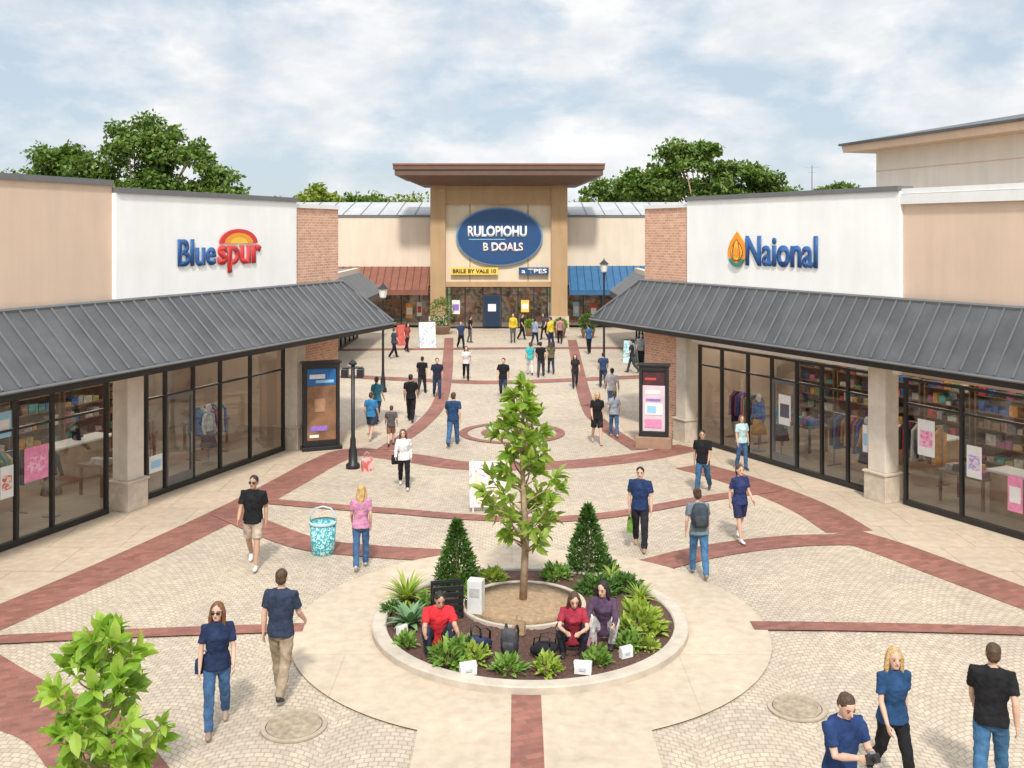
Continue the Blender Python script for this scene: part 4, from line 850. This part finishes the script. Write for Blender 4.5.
person('man in black tee and dark jeans walking down the plaza centre',503,398,1.62,0,'m',BLK,(.03,.045,.08),hair='black',stride=15,side=1,shoe=(.4,.3,.25))
person('person in bright blue tee and dark shorts near the left post',371,440,1.52,165,'m',(.04,.20,.42),(.04,.05,.08),legs='shorts',hair='brown',stride=12,side=1,shoe=(.5,.5,.5))
person('child in grey top and brown shorts beside the person in blue tee',391,446,1.25,185,'m',(.10,.09,.09),(.2,.11,.07),legs='shorts',hair='brown',stride=12,side=-1)
person('person in black tee and black trousers left of the plaza centre',411,422,1.68,178,'m',BLK,BLK,hair='black',stride=14,side=1,skin=1)
person('person in teal top partly behind the person in blue tee',377,424,1.62,160,'f',(.05,.22,.30),(.03,.04,.07),hair='black',style='pony',stride=10)
person('person in black clothes walking left of the far pair',422,394,1.55,170,'m',BLK,(.03,.03,.04),hair='black',stride=14,side=-1)
person('person in dark navy top and dark jeans beside the far left walker',437,398,1.62,10,'m',(.02,.025,.05),(.03,.05,.10),hair='brown',stride=14,side=1)
person('person in white shirt and dark trousers far up the plaza',466,380,1.55,5,'f',(.62,.62,.62),BLK,hair='brown',style='long',stride=16,side=1)
person('person in black top and dark trousers right of plaza centre far away',575,388,1.45,0,'f',(.025,.025,.03),(.03,.035,.05),hair='black',style='long',stride=14,side=-1)
person('person in bright teal top and white trousers near the entrance',530,375,1.52,185,'f',(.05,.42,.45),(.55,.55,.53),hair='brown',style='pony',stride=12)
person('person in black top carrying nothing beside the teal walker',541,377,1.62,170,'m',BLK,(.05,.05,.06),hair='black',stride=13,side=-1)
person('person in olive top just right of the far black walker',551,374,1.5,190,'f',(.12,.11,.06),(.03,.04,.06),hair='brown',style='long',stride=10)
person('woman in black top and shorts left of the right kiosk',597,444,1.66,5,'f',BLK,(.02,.02,.025),legs='shorts',hair='blond',style='long',stride=14,side=1,shoe=(.4,.3,.25))
person('person in grey tee and blue jeans left of the right kiosk',614,437,1.50,180,'f',(.26,.28,.32),JEANS,hair='brown',style='pony',stride=12,side=1,shoe=(.5,.5,.5))
person('person in white shirt behind the pair near the right kiosk',612,412,1.62,178,'m',(.62,.64,.66),(.10,.18,.30),hair='black',stride=12,side=-1)
person('person in dark blue top beside the right street lamp',603,388,1.5,185,'m',(.03,.06,.14),(.04,.05,.07),hair='black',stride=10)
person('man in navy tee and black trousers holding a green bag',640,549,1.72,-8,'m',(.02,.04,.11),(.022,.022,.028),hair='black',stride=13,side=1,shoe=(.35,.2,.12),key='g',skin=0,arms={-1:(-6,14,8),1:(8,14,8)})
person('man in black tee and jeans near the right brick band',703,493,1.62,-25,'m',BLK,(.05,.12,.22),hair='black',stride=16,side=-1,skin=1)
person('woman in grey tee and jeans with a backpack seen from behind',699,577,1.70,178,'f',(.16,.20,.235),(.06,.15,.28),hair='brown',style='bun',stride=13,side=1,shoe=(.25,.2,.17),key='bp')
person('woman in navy tee and navy shorts walking right of the backpack wearer',740,541,1.64,15,'f',(.03,.04,.12),(.025,.03,.08),legs='shorts',hair='brown',style='pony',stride=13,side=-1,shoe=(.6,.6,.6))
person('woman in pale top and jeans beside the right shop window',742,470,1.50,20,'f',(.45,.62,.62),JEANS,hair='auburn',style='long',stride=8,side=1)
person('man in navy tee looking down at a camera at the bottom edge',840,862,1.76,20,'m',(.018,.04,.12),(.03,.035,.05),hair='brown',stride=4,side=1,lean=5,nod=18,yaw=-4,key='ph',arms={-1:(30,78,4),1:(30,76,4)})
person('blonde woman in navy top and black trousers walking at the lower right',893,790,1.70,14,'f',(.02,.06,.14),BLK,hair='blond',style='long',stride=14,side=1,key='lr')
person('man in black tee and jeans walking off the lower right corner',991,796,1.80,150,'m',BLK,(.05,.13,.24),hair='brown',stride=15,side=-1,shoe=(.1,.1,.1),yaw=12)
person('person in red tee sitting in the planting bed on the left',437,650,1.68,10,'m',(.58,.03,.04),(.03,.035,.06),hair='black',sit=True,lean=14,nod=10,z=PZ,skin=1,arms={-1:(42,48,12),1:(42,48,12)})
person('woman in dark red top with brown hair sitting in the bed',573,650,1.68,-5,'f',(.30,.03,.05),(.025,.025,.035),'short',hair='brown',style='long',sit=True,lean=14,nod=12,z=PZ,arms={-1:(42,52,12),1:(42,52,12)})
person('woman in dark plum top and pale trousers sitting at the right of the bed',605,641,1.72,-15,'f',(.085,.05,.09),(.55,.53,.52),'long',hair='black',style='long',sit=True,lean=12,nod=4,z=PZ,arms={-1:(42,48,12),1:(42,48,12)})
for i,a in enumerate(((513,343,(.62,.45,.04),(.1,.1,.1),'person in yellow coat standing left of the entrance door',1.75),(522,340,BLK,BLK,'person in black just right of the left yellow coat',1.6),(535,346,(.25,.32,.45),NAVY,'person in grey blue top before the entrance door',1.65),
  (551,348,(.65,.48,.05),NAVY,'person in yellow coat standing right of the entrance door',1.75),(544,340,(.06,.06,.08),BLK,'person in dark clothes left of the right yellow coat',1.65),(461,349,(.03,.05,.12),BLK,'person in dark navy left of the entrance door',1.6),(470,343,BLK,(.1,.1,.1),'person in black beside the left tower pier',1.6),
  (560,344,(.4,.2,.2),BLK,'person in dull red top near the right tower pier',1.6),(632,373,(.03,.03,.04),(.05,.05,.06),'person in black under the right side awning',1.6),(641,368,(.25,.27,.3),BLK,'person in grey top at the right side shop door',1.65),(407,352,(.3,.06,.05),BLK,'person in red top under the rust awning',1.6),(394,358,(.05,.07,.1),BLK,'person in dark top beside the left street lamp',1.6),(589,354,(.04,.12,.25),BLK,'person in blue top under the blue awning',1.6))):
    person(a[4],a[0],a[1],a[5],(i*77)%360,'m' if i%2 else 'f',a[2],a[3],'long' if a[2][0]>.5 else 'short',hair=['black','brown'][i%2],style=['short','long','pony'][i%3] if i%2==0 else 'short',stride=6+(i%3)*4,side=1 if i%2 else -1,vox=.022)
paperbag('green bag held by the man in navy tee and black trousers',hd('g',-1)+Vector((0,0,-.40)),.26,.28,cloth((.14,.26,.05)),1.4)
p=HANDS['bp_m']@Vector((0,.15,1.0)); backpack('dark grey backpack worn by the woman in grey tee',p,cloth((.05,.06,.075)),R(178),1.0)
p=HANDS['ws_m']@Vector((-.2,.02,.72)); paperbag('black shoulder bag at the side of the woman in white shirt',p,.26,.24,cloth((.02,.02,.02)),.4,'shoulder_bag')
p=HANDS['a_m']@Vector((-.19,.03,.78)); paperbag('small dark shoulder bag of the woman in sunglasses',p,.2,.2,cloth((.02,.05,.12)),1.2,'shoulder_bag')
m_=(hd('ph',-1)+hd('ph',1))/2
t=thing('camera_body','small dark camera held by the man at the bottom edge','camera',m_+Vector((0,-.02,.01)),R(20)); MB().box(-.07,.07,-.03,.03,-.045,.045).build('case',BLACK,t,bevel=.008)
MB().tube([(0,-.03,0),(0,-.085,0)],[.034,.03],14).build('lens',DARK,t); MB().box(-.03,.03,-.02,.02,.046,.065).build('viewfinder',GREY,t); t.rotation_euler=(R(-20),0,R(20))
# ------------------------------------------------------------------ camera, light, world
cam=bpy.data.cameras.new('camera'); co=bpy.data.objects.new('camera',cam); COL.objects.link(co); co.location=(0,0,CH); co.rotation_euler=(R(90),0,0)
cam.sensor_width=36; cam.lens=F/1024*36; cam.shift_y=-(384-YH)/1024; cam.clip_end=3000; scene.camera=co
Sd=Vector((.02,-.66,.75)).normalized(); el=math.asin(Sd.z)
sun=bpy.data.lights.new('sun','SUN'); sun.energy=3.5; sun.angle=R(5); sun.color=(1,.955,.885); so=bpy.data.objects.new('sun',sun); COL.objects.link(so); so.rotation_euler=Sd.to_track_quat('Z','Y').to_euler()
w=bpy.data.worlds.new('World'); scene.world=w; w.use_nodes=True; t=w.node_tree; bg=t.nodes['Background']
sk=t.nodes.new('ShaderNodeTexSky'); sk.sky_type='NISHITA'; sk.sun_disc=False; sk.sun_elevation=el; sk.sun_rotation=R(180)
g=t.nodes.new('ShaderNodeTexCoord').outputs['Generated']; s=t.nodes.new('ShaderNodeSeparateXYZ'); t.links.new(g,s.inputs[0])
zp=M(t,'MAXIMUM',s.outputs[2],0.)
cb=t.nodes.new('ShaderNodeCombineXYZ'); t.links.new(s.outputs[0],cb.inputs[0]); t.links.new(s.outputs[1],cb.inputs[1]); t.links.new(M(t,'MULTIPLY',s.outputs[2],2.0),cb.inputs[2])
f=ramp(t,noise(t,cb.outputs[0],5.2,12,.55,.1),.39,.53)
f2=ramp(t,noise(t,cb.outputs[0],9.,9,.58,.1),.36,.62)
cl=mixc(t,f2,(7.7,8.15,8.65),(10.,10.,10.)); hz=mixc(t,.72,sk.outputs[0],(6.6,7.7,8.8))
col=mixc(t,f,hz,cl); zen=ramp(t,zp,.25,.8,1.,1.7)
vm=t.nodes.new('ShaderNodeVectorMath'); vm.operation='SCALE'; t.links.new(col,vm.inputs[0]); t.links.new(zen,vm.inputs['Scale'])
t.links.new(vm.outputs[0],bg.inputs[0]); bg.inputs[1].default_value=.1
scene.view_settings.view_transform='Standard'; scene.view_settings.look='None'; scene.view_settings.exposure=0
